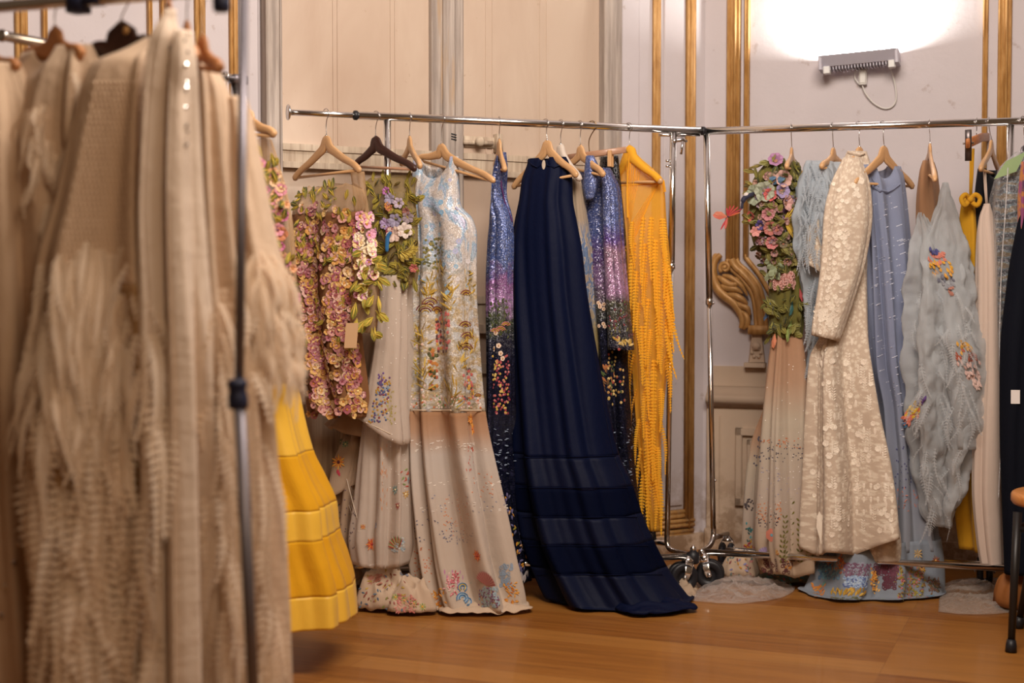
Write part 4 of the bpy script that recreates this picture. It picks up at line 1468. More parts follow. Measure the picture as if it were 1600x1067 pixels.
for x, y in inside([(572, 724, 738), (630, 724, 740)], 46, 0): e.dot(x, y, .0065, pal(rn.choice(['c8706a', 'c0605a', '5a4a48', 'c89a48'])))
for x, y in inside([(545, 670, 684), (610, 670, 684)], 46, 0): e.dot(x, y, .007, pal(rn.choice(['b87838', '4a4424', '5a5a30', 'a85838'])))
for x, y in inside([(515, 636, 660), (625, 636, 665)], 90, 0): e.dot(x, y, .0035, pal(rn.choice(['b8a868', 'a8a098', 'd8b8a8', 'b09838'])))
for x, y in inside([(618, 636, 750), (637, 636, 752)], 120, 0): e.dot(x, y, .0042, pal(rn.choice(['d8b8ac', 'b8683a', 'c89a88', 'e0d0c4', '7a8a5a'])))
for x, y in inside([(280, 650, 714), (470, 646, 742)], 36, 0): e.flower(x, y, rn.uniform(.006, .011), 5, pal(rn.choice(['8fb0c8', '7aa2c0', 'aeb0d0', 'd0cacc'])), None, rn.uniform(0, 6), .001, 0)
e.build('bodice_embroidery', g4)
e = Emb(c4s)
burst(e, 735, 655, .018, ['d07a2a', 'e09a40'], 12, 'e0b060'); burst(e, 738, 670, .02, ['d07a2a', 'e0a048'], 12, 'c86a28'); 
for x0, x1, y0, dy in ((640, 740, 690, 4), (640, 760, 700, 4), (660, 780, 752, 5), (640, 790, 790, 6)):
    for k in range(34):
        t = rn.random(); e.leaf(x0 + (x1 - x0) * t, y0 + dy * math.sin(t * 9) + rn.uniform(-3, 3), .012, .002, rn.uniform(-15, 25), pal('eae2d8'), .001)
for x, y in inside([(700, 728, 740), (740, 728, 740)], 20, 0): e.leaf(x, y, .012, .002, rn.uniform(60, 120), pal('b8503c'), .001)
for x0, x1, y0, y1, cc, n in ((690, 732, 775, 840, 'd0885a', 70), (645, 732, 812, 850, '6a6878', 46), (690, 740, 830, 850, '7a7a8a', 30), (735, 770, 740, 780, 'cc8a6a', 24), (645, 672, 855, 910, 'c0704a', 44), (650, 790, 772, 800, '8a8a9a', 30)):
    for k in range(n):
        x = rn.uniform(x0, x1); y = rn.uniform(y0, y1)
        e.leaf(x, y, .008, .0028, rn.uniform(-30, 30), pal(cc), .001)
burst(e, 746, 868, .024, ['c8502c', 'd8803a'], 14, 'a8382a')
for cx, cy, cc in ((685, 940, ['d0882c', 'c8762a', 'e0a048']), (797, 930, ['d0882c', 'c8762a', 'e0a048'])):
    for k in range(44): e.leaf(cx + rn.uniform(-9, 9), cy + rn.uniform(-18, 18), .016, .006, rn.uniform(-40, 220), pal(rn.choice(cc)), .003)
for k in range(60): e.leaf(706 + rn.uniform(-9, 9), 912 + rn.uniform(-18, 16), .013, .006, rn.uniform(0, 360), pal(rn.choice(['c8707a', 'e0c0b8', 'b8505a', 'd8a0a0'])), .003)
fan(e, 760, 915, .055, 20, 165, 34, ['b8706a', 'a85a5a', 'c88a80'], .006)
for k in range(8): e.leaf(695 + k * 4, 900 + (k % 3) * 8, .02, .004, 95, pal('b878a0'), .001)
for x, y in inside([(918, 748, 778), (948, 748, 782)], 90, 0): e.dot(x, y, .0062, pal('9fb2bc'), 1); 
for x, y in inside([(918, 748, 778), (948, 748, 782)], 44, 0): e.dot(x, y, .003, pal('7a4a6a'), 1, .003)
for x, y in inside([(882, 782, 800), (918, 782, 800)], 50, 0): e.ring(x, y, .006, .003, pal('8fa0b4'))
arches(e, 722, 935, 9, 4, '4a80b0', 'a8c0d0', -60, 200); arches(e, 722, 918, 7, 3, '4a80b0', 'd8b860', -60, 240); arches(e, 730, 940, 6, 2, '4a80b0', 'a8c0d0', -100, 120)
fan(e, 735, 912, .022, 10, 60, 6, ['a8a890', '7a9a9a'], .005)
e.build('hem_embroidery', g4)
hemm = heap('train', g4, 676, 828, 936, 966, champ3, 15, ridg=.7)

# 5 ---- narrow blue sequin tank dress
Ph, P5, u5, n5, _ = hanger(RC, 780, (780, 219), (774, 262), (789, 268), 74, beech, 'wooden hanger turned end-on, holding the narrow dark sequin dress', HG)
def nightpat(stops):
    def f(g):
        s = g.sep(g.uv('T'))[1]
        n = g.noise(g.uv(), 14, 4, .6)
        k = g.math('ADD', s, g.math('MULTIPLY', g.math('SUBTRACT', n, .5), .14))
        c = g.ramp(k, [(p, hexc(c)) for p, c in stops])
        n2 = g.noise(g.uv(), 40, 3)
        return g.mix(g.ramp(n2, [(.55, 0.), (.62, .5)]), c, tuple(x * .35 for x in hexc('4a4a6a')))
    return f
night5 = sequin('night_sky_sequins', nightpat([(0, '3a4a80'), (.26, '4a5f9a'), (.30, '8a5a90'), (.35, 'b48ac0'), (.38, '3c4428'), (.44, '1a1c2a'), (.58, '14121e'), (.63, '2a2a34'), (.68, '0a0e1e'), (1, '06080f')]), 300, .3, .55, (.40, .48))
g5 = garment('sequin_dress', 'narrow sleeveless sequin dress fading from blue through violet to black with meadow flowers', 'dress', None, Ph, .08)
rows5 = [(238, 778, 790, .012, .001), (262, 772, 792, .02, .001), (300, 768, 790, .03, .002), (345, 767, 799, .035, .003), (380, 764, 801, .04, .003), (450, 762, 799, .04, .005), (560, 763, 801, .05, .006), (660, 764, 803, .06, .008), (760, 767, 812, .08, .012), (860, 778, 828, .09, .014), (915, 796, 838, .09, .014)]
c5 = cloth('sequin_body', g5, rows5, Ph.y, night5, (62, 30), -.03, 5, 41, nth=110, neck=(.12, .1, .5), sz=.16)
e = Emb(c5)
e.line([(786, 245), (783, 262), (783, 290), (788, 315), (797, 338), (800, 346)], .0025, pal('5a2a60'))
for x, y in inside([(470, 766, 796), (530, 766, 798)], 60, 1): e.leaf(x, y, .016, .006, rn.uniform(40, 140), pal(rn.choice(['4a5228', '5a6030', '3a4420'])), .002)
for x, y, in ((779, 540), (772, 545), (782, 552), (785, 560), (775, 520)): e.flower(x, y, .010, 5, pal('e6cdb8'), pal('c88a3a'), 0, .002, 0)
for x, y in inside([(555, 768, 796), (648, 770, 798)], 110, 1): e.dot(x, y, .0048, pal(rn.choice(['c8a048', 'b85a5a', '8a2f40', 'c87a78', 'd8b868', 'a03a48'])))
for x, y, r in ((782, 518, 8), (790, 510, 7), (773, 520, 7)): arches(e, x, y, r, 3, 'c07a70', 'b8923a')
for x, y in inside([(668, 768, 800), (745, 770, 812)], 60, 1): e.leaf(x, y, .014, .0022, rn.uniform(-20, 20), pal('8a98b0'), .001)
for x, y in inside([(775, 784, 800), (900, 800, 832)], 60, 1): e.leaf(x, y, .018, .008, rn.uniform(20, 160), pal(rn.choice(['6a648c', '8a8028', 'c88a2a', '6a648c', 'c89a70', '5a5a7a'])), .002)
for x, y in inside([(900, 812, 830), (912, 812, 832)], 8, 0): e.leaf(x, y, .03, .012, rn.uniform(60, 120), pal('a8a0a0'), .002)
e.build('meadow_embroidery', g5)

# 6 ---- navy gown
Ph, P6, u6, n6, _ = hanger(RC, 852, (855, 220), (801, 295), (902, 276), 46, beech, 'wooden hanger carrying the plain navy gown', HG)
navy_c = hexc('0c1638')
navy = fabric('navy_silk', (.0022, .0048, .0235), .6, 1, .04, .0, .3, .10)
navy_b = fabric('navy_satin_band', (.0022, .0048, .0225), .6, 1, .04, .0, .3, .14)
navy_sh = fabric('navy_tulle_band', (.0016, .0034, .0165), .75, .94, .1, .0, .3, .05)
g6 = garment('navy_gown', 'floor-length plain navy gown with a keyhole neck and gathered tiers spreading on the floor', 'dress', None, Ph, .01)
Y6 = Ph.y
c6 = cloth('bodice', g6, [(246, 826, 884, .022, .002), (256, 824, 889, .03, .003), (275, 817, 893, .04, .004), (310, 812, 894, .05, .006), (345, 805, 900, .055, .006), (385, 800, 907, .06, .008), (450, 799, 914, .065, .010), (560, 801, 932, .08, .013), (650, 803, 950, .10, .016), (712, 804, 964, .115, .018),
            (760, 806, 985, .13, .020), (812, 812, 1002, .14, .021), (858, 820, 1022, .15, .022), (905, 836, 1046, .16, .023), (945, 852, 1074, .18, .020), (962, 860, 1086, .19, .016)],
           Y6, navy, (32, 8), -.15, 6, 51, nth=220, nz=130, neck=(.012, 0, .3), sz=.03, sharp=1.0, split=[('bodice', navy, 246, 714), ('satin_tier', navy_b, 714, 761), ('tulle_tier', navy_sh, 761, 808), ('satin_tier', navy_b, 808, 852), ('tulle_tier', navy_sh, 852, 897), ('satin_tier', navy_b, 897, 962)])
e = Emb(c6)
for x0, y0, x1, y1 in ((806, 716, 966, 712), (806, 762, 985, 762), (812, 808, 1000, 808), (820, 853, 1018, 853), (834, 898, 1040, 898)):
    e.line([(x0 + (x1 - x0) * t / 40, y0 + (y1 - y0) * t / 40) for t in range(1, 40)], .0018, navy)
e.build('tier_seams', g6, False)
hp6 = heap('train', g6, 960, 1088, 936, 966, navy, 33, kpow=.5, ridg=.6)
# ruffled collar and keyhole
mb = MB()
e6 = Emb(c6)
h = e6.hit(850, 262)
if h:
    P, N, S, T = h
    P = P + N * .002
    vs = [P + T * .006]
    for k in range(16):
        a = 2 * PI * k / 16
        vs.append(P + S * .0075 * math.cos(a) + T * (.020 * math.sin(a) + .012))
    mb.add(vs, [[0, 1 + k, 1 + (k + 1) % 16] for k in range(16)], fabric('keyhole_lining', hexc('b8a898'), .8, 1, 0))
    mb.build('keyhole', g6)
e6.line([(826, 251), (832, 258), (840, 262), (845, 258), (846, 251)], .004, navy); e6.line([(855, 251), (857, 259), (866, 262), (876, 258), (886, 252)], .004, navy)
e6.build('collar_piping', g6, False)
for pts in ([(822, 252), (817, 275), (813, 300), (811, 325), (805, 345), (801, 370)], [(889, 258), (893, 285), (894, 312), (898, 335), (903, 365)]):
    pass

# 7 ---- padded white hanger with blue lace
Ph, P7, u7, n7, _ = hanger(RC, 876, (876, 226), (868, 250), (906, 282), 52, fabric('padded_satin', hexc('ddcfc2'), .6, 1, .2), 'white padded hanger just right of the navy gown', 'padded hangers', wn=.017, we=.010, thick=.011, bar=True, barmat=beech)
def lacepat(g):
    n = g.noise(g.scale(g.uv(), (1.3, 1, 1)), 24, 2, .5, 1.2)
    s = g.sep(g.uv('T'))[1]
    c = g.ramp(n, [(.42, hexc('b9a796')), (.47, hexc('d8cabc')), (.5, hexc('6f86ac')), (.62, hexc('7d92b4')), (.68, hexc('c9b9a8'))])
    c = g.mix(g.ramp(s, [(.2, 1.), (.3, 0.)]), c, hexc('b8a48e'))
    return g.mix(g.ramp(s, [(.62, 0.), (.75, .8)]), c, hexc('b09a5a'))
g7 = garment('lace_dress', 'sheer beige dress with powder-blue lace cut-outs, half hidden behind the navy gown', 'dress', None, Ph, .7)
c7 = cloth('lace_body', g7, [(276, 880, 908, .02, .001), (320, 884, 915, .03, .002), (400, 890, 926, .04, .004), (470, 900, 930, .045, .006), (600, 910, 940, .05, .006)], Ph.y + .01, fabric('blue_lace', lacepat, .8, .95, .25), (48, 30), .02, 5, 61, nth=80, shoulder=.02)

# 8 ---- sequin jacket dress
Ph, P8, u8, n8, _ = hanger(RC, 906, (907, 228), (888, 262), (944, 275), 58, beech, 'wooden hanger inside the collar of the violet sequin coat', HG)
night8 = sequin('coat_sequins', nightpat([(0, '35406e'), (.18, '4a5a94'), (.24, '5a3a78'), (.30, '8a6a90'), (.36, '3a3c28'), (.42, '14161f'), (.7, '12121a'), (1, '07090f')]), 300, .3, .6, (.36, .44))
night8s = sequin('sleeve_sequins', nightpat([(0, '3a4678'), (.30, '52629c'), (.40, '5a3a86'), (.46, 'a07a92'), (.68, 'b48ab4'), (.74, '4a4a30'), (.86, '3c3a30'), (1, '1c1c30')]), 300, .3, .6)
g8 = garment('sequin_coat', 'long-sleeved collared sequin coat in blue, violet and black with a meadow of flowers', 'coat', None, Ph, .2)
c8 = cloth('sequin_body', g8, [(258, 896, 950, .018, .001), (285, 898, 962, .03, .002), (350, 904, 966, .04, .004), (450, 920, 976, .05, .006), (560, 930, 982, .055, .008), (650, 938, 988, .06, .010), (750, 948, 998, .07, .012), (860, 970, 1016, .08, .014)],
           Ph.y + .03, night8, (50, 30), -.02, 5, 71, nth=110, shoulder=.03, neck=(.03, 0, .5))
c8s = cloth('sleeve', g8, [(262, 938, 954, .02, .001), (300, 942, 970, .035, .003), (380, 944, 975, .04, .004), (460, 947, 982, .04, .004), (520, 949, 989, .04, .004), (547, 949, 993, .04, .003)], Ph.y - .04, night8s, (40, 30), -.02, 4, 72, nth=64)
c8c = cloth('collar', g8, [(243, 916, 928, .012, .001), (262, 914, 936, .02, .002), (290, 912, 934, .02, .002), (312, 916, 928, .014, .002)], Ph.y - .05, sequin('collar_sequins', lambda g: hexc('55659c'), 300, .3, .55), (30, 30), 0, 3, 74, nth=40)
e = Emb(c8, c8s)
for x, y in inside([(470, 928, 944), (530, 930, 946)], 9, 0): e.flower(x, y, .008, 5, pal('e6c8b0'), pal('c88a3a'), 0, .002, 0)
for x, y in inside([(540, 948, 972), (635, 950, 980)], 50, 1): e.dot(x, y, .0055, pal(rn.choice(['c8a860', 'b8884a', 'a0453a', '4a5228', 'd8b878'])))
for x, y in inside([(580, 944, 960), (620, 944, 962)], 20, 0): e.leaf(x, y, .03, .01, rn.uniform(60, 160), pal(rn.choice(['a8683a', '6a4a2a', '4a5a2c'])), .002)
for x, y in inside([(470, 950, 984), (535, 952, 990)], 60, 1): e.leaf(x, y, .014, .006, rn.uniform(40, 140), pal(rn.choice(['6a683c', '8a8450', '4a4a30', '6a2f40', '8a4048'])), .002)
for k in range(18): e.leaf(958 + rn.uniform(0, 30), 538 + rn.uniform(-6, 4), .022, .009, rn.uniform(20, 160), pal(rn.choice(['c8a860', 'd8bc7a', 'b8903a'])), .002)
for x, y in inside([(665, 950, 985), (760, 965, 998)], 40, 1): e.leaf(x, y, .014, .002, rn.uniform(-20, 20), pal('8a98b0'), .001)
for x, y in inside([(790, 985, 1005), (855, 995, 1016)], 30, 1): e.leaf(x, y, .018, .007, rn.uniform(0, 180), pal(rn.choice(['a84a3a', '6a80a0', 'c8a060', 'b0a8b0'])), .002)
e.build('meadow_embroidery', g8)

# 9 ---- clip hanger with a dark glittering skirt
Phc = on_line(925, *RC)
uc, nc = plane_of(Phc, 20)
ch = thing('clip_hanger', 'dark flat trouser hanger with a wooden clip, right of the sequin coat collar', 'clothes hanger', at(925, 242, Phc.y), 'clip hangers')
mb = MB(); q0 = at_plane(888, 246, Phc, nc); q1 = at_plane(978, 234, Phc, nc)
strap(mb, [q0, q0 * .5 + q1 * .5, q1], nc, .012, .006, pink_wood, 12, 4); mb.build('hanger_bar', ch)
mb = MB(); qq = at_plane(954, 248, Phc, nc)
obox(mb, qq, uc, nc, CZ, (-.008, .004, -.03), (.008, .020, .03), beech, .003); obox(mb, qq, uc, nc, CZ, (-.008, -.018, -.03), (.008, -.004, .03), beech, .003)
mb.build('clip', ch, smooth=False)
mb = MB(); base = Vector((Phc.x, Phc.y, 0)); r = .018
pts = [at_plane(921, 238, Phc, nc), at_plane(920, 222, Phc, nc), at_plane(923, 212, Phc, nc)] + [base + uc * r * math.cos(math.radians(t)) + CZ * (RZ + r * math.sin(math.radians(t))) for t in range(-60, 205, 26)]
tube(mb, smooth_pts(pts, 4), .0022, plain('bronze_wire', (.30, .20, .12), .3, 1), 7); mb.build('hook', ch)
g9 = garment('glitter_skirt', 'black-green glittering skirt clipped behind the sequin coat, beside the yellow dress', 'skirt', None, Phc, .2)
c9 = cloth('glitter_panel', g9, [(244, 938, 966, .012, .001), (262, 936, 968, .02, .002), (350, 952, 976, .03, .004), (500, 968, 988, .04, .006), (700, 982, 1002, .05, .008), (850, 1000, 1024, .06, .010)], Phc.y + .045, sequin('black_glitter', tcol([(0, '14180f'), (.5, '10140e'), (1, '1a1c12')]), 240, .5, .7), (40, 30), .0, 5, 81, nth=60)

# 10 --- yellow fringed net dress
Ph, P10, u10, n10, _ = hanger(RC, 982, (984, 230), (958, 288), (1034, 286), 45, beech, 'wooden hanger under the yellow fringed dress, last on the back left rack', HG)
ynet = fabric('yellow_net', hexc('ffcc50'), .8, .40, .4, 0, .1)
ymat = fabric('yellow_fringe', hexc('ffc43c'), .8, 1, .4, .1, .1)
g10 = garment('fringed_dress', 'marigold yellow net dress hung with feathery fringe', 'dress', None, Ph, .2)
rows10 = [(236, 975, 990, .012, .001), (250, 970, 1004, .02, .001), (268, 966, 1024, .025, .001), (286, 966, 1037, .03, .002), (340, 968, 1041, .045, .003), (420, 974, 1048, .05, .004), (500, 982, 1052, .05, .005), (600, 990, 1040, .045, .006), (700, 998, 1032, .04, .006), (830, 1014, 1034, .035, .004)]
c10 = cloth('net_body', g10, rows10, Ph.y, ynet, (38, 20), 0, 6, 91, nth=110)
mb = MB(); strap(mb, P10[2:-2], n10, [.024 - .012 * min(1, abs(i / (len(P10) - 5) - .5) * 2.6) for i in range(len(P10) - 4)], .015, ymat, 14); mb.build('shoulder_band', g10)
e = Emb(c10)
for k in range(9):
    x0 = 978 + k * 2.6
    e.line([(x0 + (k % 3), 248 + k * 2), (x0 + 3 - k * 1.2, 285 + k * 3), (x0 - 2 - k * 2 + 4, 330 + k * 3)], .0011, ymat)
for k in range(8):
    e.line([(1030 - k * 2, 286 + k * 4), (1012 - k * 2, 310 + k * 7), (996 - k * 1.5, 335 + k * 8), (986, 352 + k * 9)], .0013, ymat)
e.line([(984, 245), (982, 270), (981, 300), (982, 340)], .004, ymat)
e.line([(990, 246), (1004, 258), (1020, 270), (1035, 284), (1037, 300)], .005, ymat)
e.line([(968, 290), (990, 289), (1012, 288), (1034, 287)], .003, ymat)
e.build('cord_lacing', g10, False)
mb = MB()
for y0 in (345, 380, 425, 470, 515, 560, 610, 660, 700, 740):
    f0 = pchip([r[0] for r in rows10], [r[1] for r in rows10]); f1 = pchip([r[0] for r in rows10], [r[2] for r in rows10])
    n = 5 if y0 < 560 else 4
    for k in range(n):
        x = f0(y0) + (f1(y0) - f0(y0)) * (k + .5) / n + rn.uniform(-2, 2)
        h = e.hit(x, y0 + rn.uniform(-5, 5)) 
        if h is None: continue
        P, N, S, T = h
        frond(mb, P + N * .004, N, S, rn.uniform(.16, .26), rn.uniform(.012, .017), 20, ymat, .022, rn.uniform(-.010, .018), .22)
for (x, y, sw) in ((1052, 470, .055), (1050, 500, .04), (1046, 440, .03), (1050, 410, .02)):
    h = e.hit(x - 8, y)
    if h: frond(mb, h[0], h[1], h[2], .22, .012, 18, ymat, .03, sw, .25)
o = mb.build('feather_fringe', g10, smooth=False); o['kind'] = 'stuff'
# ==================================================================== back right rack
def DH(hpx, apex, L, R, a, label, **k):
    return hanger(RD, hpx, apex, L, R, a, k.pop('mat', beech), label, HG, **k)
# 1 ---- applique dress
Ph, Q1, _, _, _ = DH(1236, (1237, 232), (1229, 262), (1246, 266), -74, 'wooden hanger seen end-on above the patchwork flower dress, first on the right rack')
d1 = garment('applique_dress', 'dress with a mossy bodice of cloth flowers, a pink bird and a sheer champagne skirt', 'dress', None, Ph, .08)
moss = fabric('moss_net', hexc('6a6432'), .85, 1, .15, .1, .5)
rowsD1 = [(252, 1200, 1246, .03, .003), (285, 1180, 1252, .06, .006), (340, 1176, 1253, .07, .008), (385, 1184, 1252, .07, .008), (410, 1202, 1254, .06, .006), (470, 1205, 1256, .055, .006), (528, 1203, 1252, .05, .005)]
k1 = cloth('bodice', d1, rowsD1, Ph.y, moss, (-35, -20), 0, 6, 101, nth=110)
def sk1(g):
    s = g.sep(g.uv('T'))[1]
    return g.ramp(s, [(0, hexc('c69a78')), (.2, hexc('d2b094')), (.36, hexc('ded2c0')), (.7, hexc('dccdc0')), (1, hexc('d2b89c'))])
chsk1 = fabric('champagne_skirt_pale', sk1, .7, .62, .25, .1, .5)
k1s = cloth('skirt', d1, [(522, 1206, 1252, .05, .006), (560, 1200, 1257, .07, .010), (650, 1190, 1263, .09, .014), (750, 1182, 1270, .11, .018), (850, 1176, 1274, .13, .020), (898, 1184, 1274, .13, .018)], Ph.y, chsk1, (-18, -8), -.03, 6, 102, nth=140, hem=.012)
k1b = cloth('back_panel', d1, [(640, 1196, 1230, .03, .006), (700, 1176, 1225, .04, .010), (800, 1164, 1225, .05, .012), (880, 1160, 1230, .06, .012)], Ph.y + .14, chsk1, (-15, -8), 0, 5, 103, nth=60, hem=.01)
e = Emb(k1)
FP1 = ['a8807a', '94706a', '8a7a90', 'a08a94', 'ac8878', '8f6064', 'b09490', '7a6e58']
for x, y in inside([(252, 1202, 1244), (290, 1180, 1250), (400, 1188, 1250), (528, 1204, 1250)], 190, 1):
    e.leaf(x, y, rn.uniform(.035, .06), rn.uniform(.016, .028), rn.uniform(0, 360), pal(rn.choice(['5a5a28', '6f6a30', '4a4a22', '7f7838', '84804a', '3e4424'])), .008, rn.uniform(.004, .02), pal('8a843e'))
for x, y in ((1178, 288), (1176, 294), (1172, 300), (1166, 338), (1164, 346), (1172, 350), (1186, 272), (1196, 258)):
    e.leaf(max(x, 1184), y, .06, .02, 170 + rn.uniform(-30, 30), pal(rn.choice(['6a5a28', '84783a'])), .012, .02, pal('9a8a40'))
for k in range(7): e.leaf(1222, 345, .07, .02, -70 + k * 22, pal('a8882a'), .016, .02, pal('c8a840'))
for k in range(5): e.leaf(1246, 278, .04, .014, -100 + k * 40, pal('b8862a'), .014, .014)
e.build('leaf_applique', d1)
e = Emb(k1)
for x, y in inside([(270, 1184, 1246), (410, 1186, 1248)], 64, 2):
    e.flower(x, y, rn.uniform(.010, .022), rn.choice([5, 6, 7]), pal(rn.choice(FP1)), pal(rn.choice(['a8705a', '7a6080', 'b89860'])), rn.uniform(0, 6), .014, .012)
for x, y, r, cc in ((1212, 255, .030, 'a87aa0'), (1208, 250, .024, 'c88a88'), (1216, 250, .022, '8a6a98'), (1220, 282, .035, 'c8a096'), (1204, 305, .026, 'c05a58'), (1218, 300, .030, '9a8ab0'), (1222, 318, .032, 'c89a94'), (1186, 305, .042, '98a088'), (1196, 300, .04, 'a0a490'),
                    (1182, 338, .022, 'c05a50'), (1200, 335, .026, 'b87a80'), (1206, 378, .026, 'c07a78'), (1204, 356, .028, 'b06a60'), (1228, 335, .022, '9a70a8'), (1192, 352, .016, '4a3a70')):
    e.flower(x, y, r, 7, pal(cc), pal('a07058'), x, .016, .018, 1.15)
for x, y in inside([(285, 1190, 1210), (292, 1190, 1210)], 4, 0): e.leaf(x, y, .06, .02, 20, pal('5a7a98'), .016, .01)
for x, y in ((1244, 395), (1236, 390), (1250, 392), (1240, 402)): e.flower(x, y, .032, 8, pal('968c52'), pal('a89a60'), x, .014, .014)
for x, y in inside([(425, 1206, 1238), (450, 1206, 1240)], 60, 0): e.flower(x, y, .010, 5, pal('d8a8a0'), pal('a86a60'), x, .012, .002)
for x, y in inside([(400, 1206, 1220), (430, 1206, 1216)], 10, 0): e.leaf(x, y, .05, .03, rn.uniform(200, 340), pal('8f9a7a'), .012, .01)
for x, y, cc in ((1212, 520, 'c87a58'), (1248, 450, '98383a'), (1206, 470, '3a5a80'), (1206, 480, '3a5a80'), (1238, 470, '2f5a58'), (1236, 500, '7a8a48'), (1230, 510, '8a9a50')):
    e.leaf(x, y, .06, .022, 260 + rn.uniform(-20, 20), pal(cc), .012, .008)
e.build('flower_applique', d1)
# pieces springing off the left shoulder: a long-billed bird and loose flowers on stalks
mb = MB()
b0 = at(1160, 312, Ph.y - .08)
def pp(x, y, dy=0): return at(x, y, Ph.y - .08 + dy)
tube(mb, smooth_pts([pp(1182, 302, .04), pp(1172, 305), pp(1163, 310), pp(1160, 318), pp(1158, 326), pp(1148, 334), pp(1136, 339)], 5), [.009] * 8 + [.010] * 6 + [.0055] * 6 + [.004] * 11, pal('2a2a40'), 8)
lathe(mb, pp(1166, 305), Vector((.6, 0, .6)), [(.002, -.012), (.009, -.006), (.011, 0), (.009, .007), (.002, .012)], pal('d8cfc8'), 12)
mb.build('bird_applique', d1)
mb = MB()
def freep(x, y, ang, L, W, h_):
    a = math.radians(ang)
    d = Vector((math.cos(a), -.12, math.sin(a))).normalized()
    Emb.petal(type('x', (), {'mb': mb})(), pp(x, y), Vector((0, -1, .1)).normalized(), d, L, W, pal(h_), .006, .004)
o_parts = []
for k, (an, L, W, cc) in enumerate(((165, .055, .024, 'c87a62'), (175, .06, .028, 'c86a58'), (100, .035, .008, 'c0404a'), (80, .045, .007, 'b83a44'), (62, .05, .007, 'c04a4a'), (45, .055, .007, 'b84a48'), (30, .06, .007, 'a83a40'), (255, .05, .010, 'c05a50'), (240, .06, .008, 'b03a44'), (20, .05, .008, 'c0603a'))):
    freep(1137, 339, an, L, W, cc)
mb.build('orchid_applique', d1, smooth=False)
for x, y, cc in ((1180, 362, 'd0908a'), (1188, 352, '4a3a78')):
    mb = MB()
    for k in range(6): freep(x, y, k * 60, .022, .018, cc)
    mb.build('orchid_applique', d1, smooth=False)
mb = MB()
for k in range(5): freep(1206, 378, 60 + k * 70, .024, .014, 'b84a58')
mb.build('orchid_applique', d1, smooth=False)
e = Emb(k1s, k1b)
for x, y in inside([(684, 1186, 1264), (700, 1184, 1264)], 36, 1): e.leaf(x, y, .008, .003, rn.uniform(-20, 40), pal('c8784a'), .001)
for x, y in inside([(692, 1184, 1264), (722, 1182, 1266)], 80, 1): e.leaf(x, y, .007, .003, rn.uniform(-20, 40), pal('4a4858'), .001)
for x, y in inside([(728, 1182, 1266), (775, 1180, 1268)], 60, 1): e.leaf(x, y, .008, .002, rn.uniform(-20, 20), pal(rn.choice(['e4e0e4', 'a8a0b8', '8a88a0'])), .001)
for x, y in inside([(785, 1178, 1220), (815, 1178, 1220)], 60, 1): e.leaf(x, y, .008, .003, rn.uniform(-20, 40), pal('c8845a'), .001)
for x, y in inside([(800, 1180, 1218), (826, 1180, 1214)], 44, 1): e.leaf(x, y, .007, .003, rn.uniform(-20, 40), pal('4a3a44'), .001)
for sx, sy, n in ((1236, 780, 13), (1226, 810, 9), (1250, 815, 9), (1222, 840, 6), (1264, 800, 10)):
    for k in range(n):
        for sg in (40, 140): e.leaf(sx + (k % 2), sy + k * 8, .02, .008, sg, pal(rn.choice(['6f6a28', '7d762f', '5d5a22'])), .002)
for r, cc in ((.026, 'c87a66'), (.018, '5a98a8'), (.010, '8fb8c0'), (.005, '3a3a50')): e.dot(1206, 836, r, pal(cc), up=.002 + .04 * (.026 - r))
fan(e, 1196, 868, .035, 40, 140, 12, ['8f7aa0', 'a090b0'], .008); fan(e, 1212, 866, .025, 30, 80, 4, ['d08a38', 'e0b878'], .009)
for x, y in inside([(872, 1192, 1244), (895, 1188, 1240)], 40, 1): e.ring(x, y, .007, .003, pal('5a2a2a'))
for k in range(14): e.leaf(1232 + rn.uniform(-6, 8), 886 + rn.uniform(-6, 6), .016, .006, rn.uniform(0, 180), pal('c07a28'), .002)
for x, y in inside([(680, 1182, 1190), (730, 1176, 1188)], 20, 0): e.dot(x, y, .003, pal('5a5868'))
for x, y in inside([(780, 1164, 1178), (800, 1164, 1178)], 26, 0): e.dot(x, y, .003, pal('4a4044'))
fan(e, 1160, 822, .03, 60, 130, 9, ['8f88b8', '7a74a8'], .008)
for x, y in inside([(820, 1166, 1178), (845, 1166, 1178)], 20, 0): e.leaf(x, y, .014, .007, rn.uniform(0, 360), pal(rn.choice(['2f7a80', '4a98a0', '3a5a58'])), .002)
for x, y in inside([(846, 1166, 1180), (860, 1166, 1180)], 12, 0): e.leaf(x, y, .018, .008, rn.uniform(0, 180), pal(rn.choice(['c8902a', 'a03a48'])), .002)
for k in range(40): e.dot(rn.uniform(1190, 1262), rn.uniform(560, 800), .0016, pal('f2ece4'))
e.build('skirt_embroidery', d1)
tr1 = heap('train', d1, 1130, 1190, 852, 912, champ3, 44, ridg=.5)
tr2 = heap('train', d1, 1185, 1275, 893, 918, fabric('dark_train', hexc('6a6a58'), .8, .9, .2, .1, .3), 47, ridg=.4)
e = Emb(tr1, tr2)
for x, y in inside([(870, 1136, 1176), (905, 1136, 1180)], 30, 1): e.leaf(x, y, .018, .008, rn.uniform(0, 360), pal(rn.choice(['b87a78', 'c8903a', '6a7a78', '8a88b0', '8a4a4a'])), .002)
for x, y in inside([(898, 1192, 1270), (912, 1192, 1270)], 50, 1): e.leaf(x, y, .02, .009, rn.uniform(0, 360), pal(rn.choice(['3f6a6a', '5a4a2a', '8a3a3a', '4a7a80', 'a8702a'])), .002)
e.build('train_embroidery', d1)

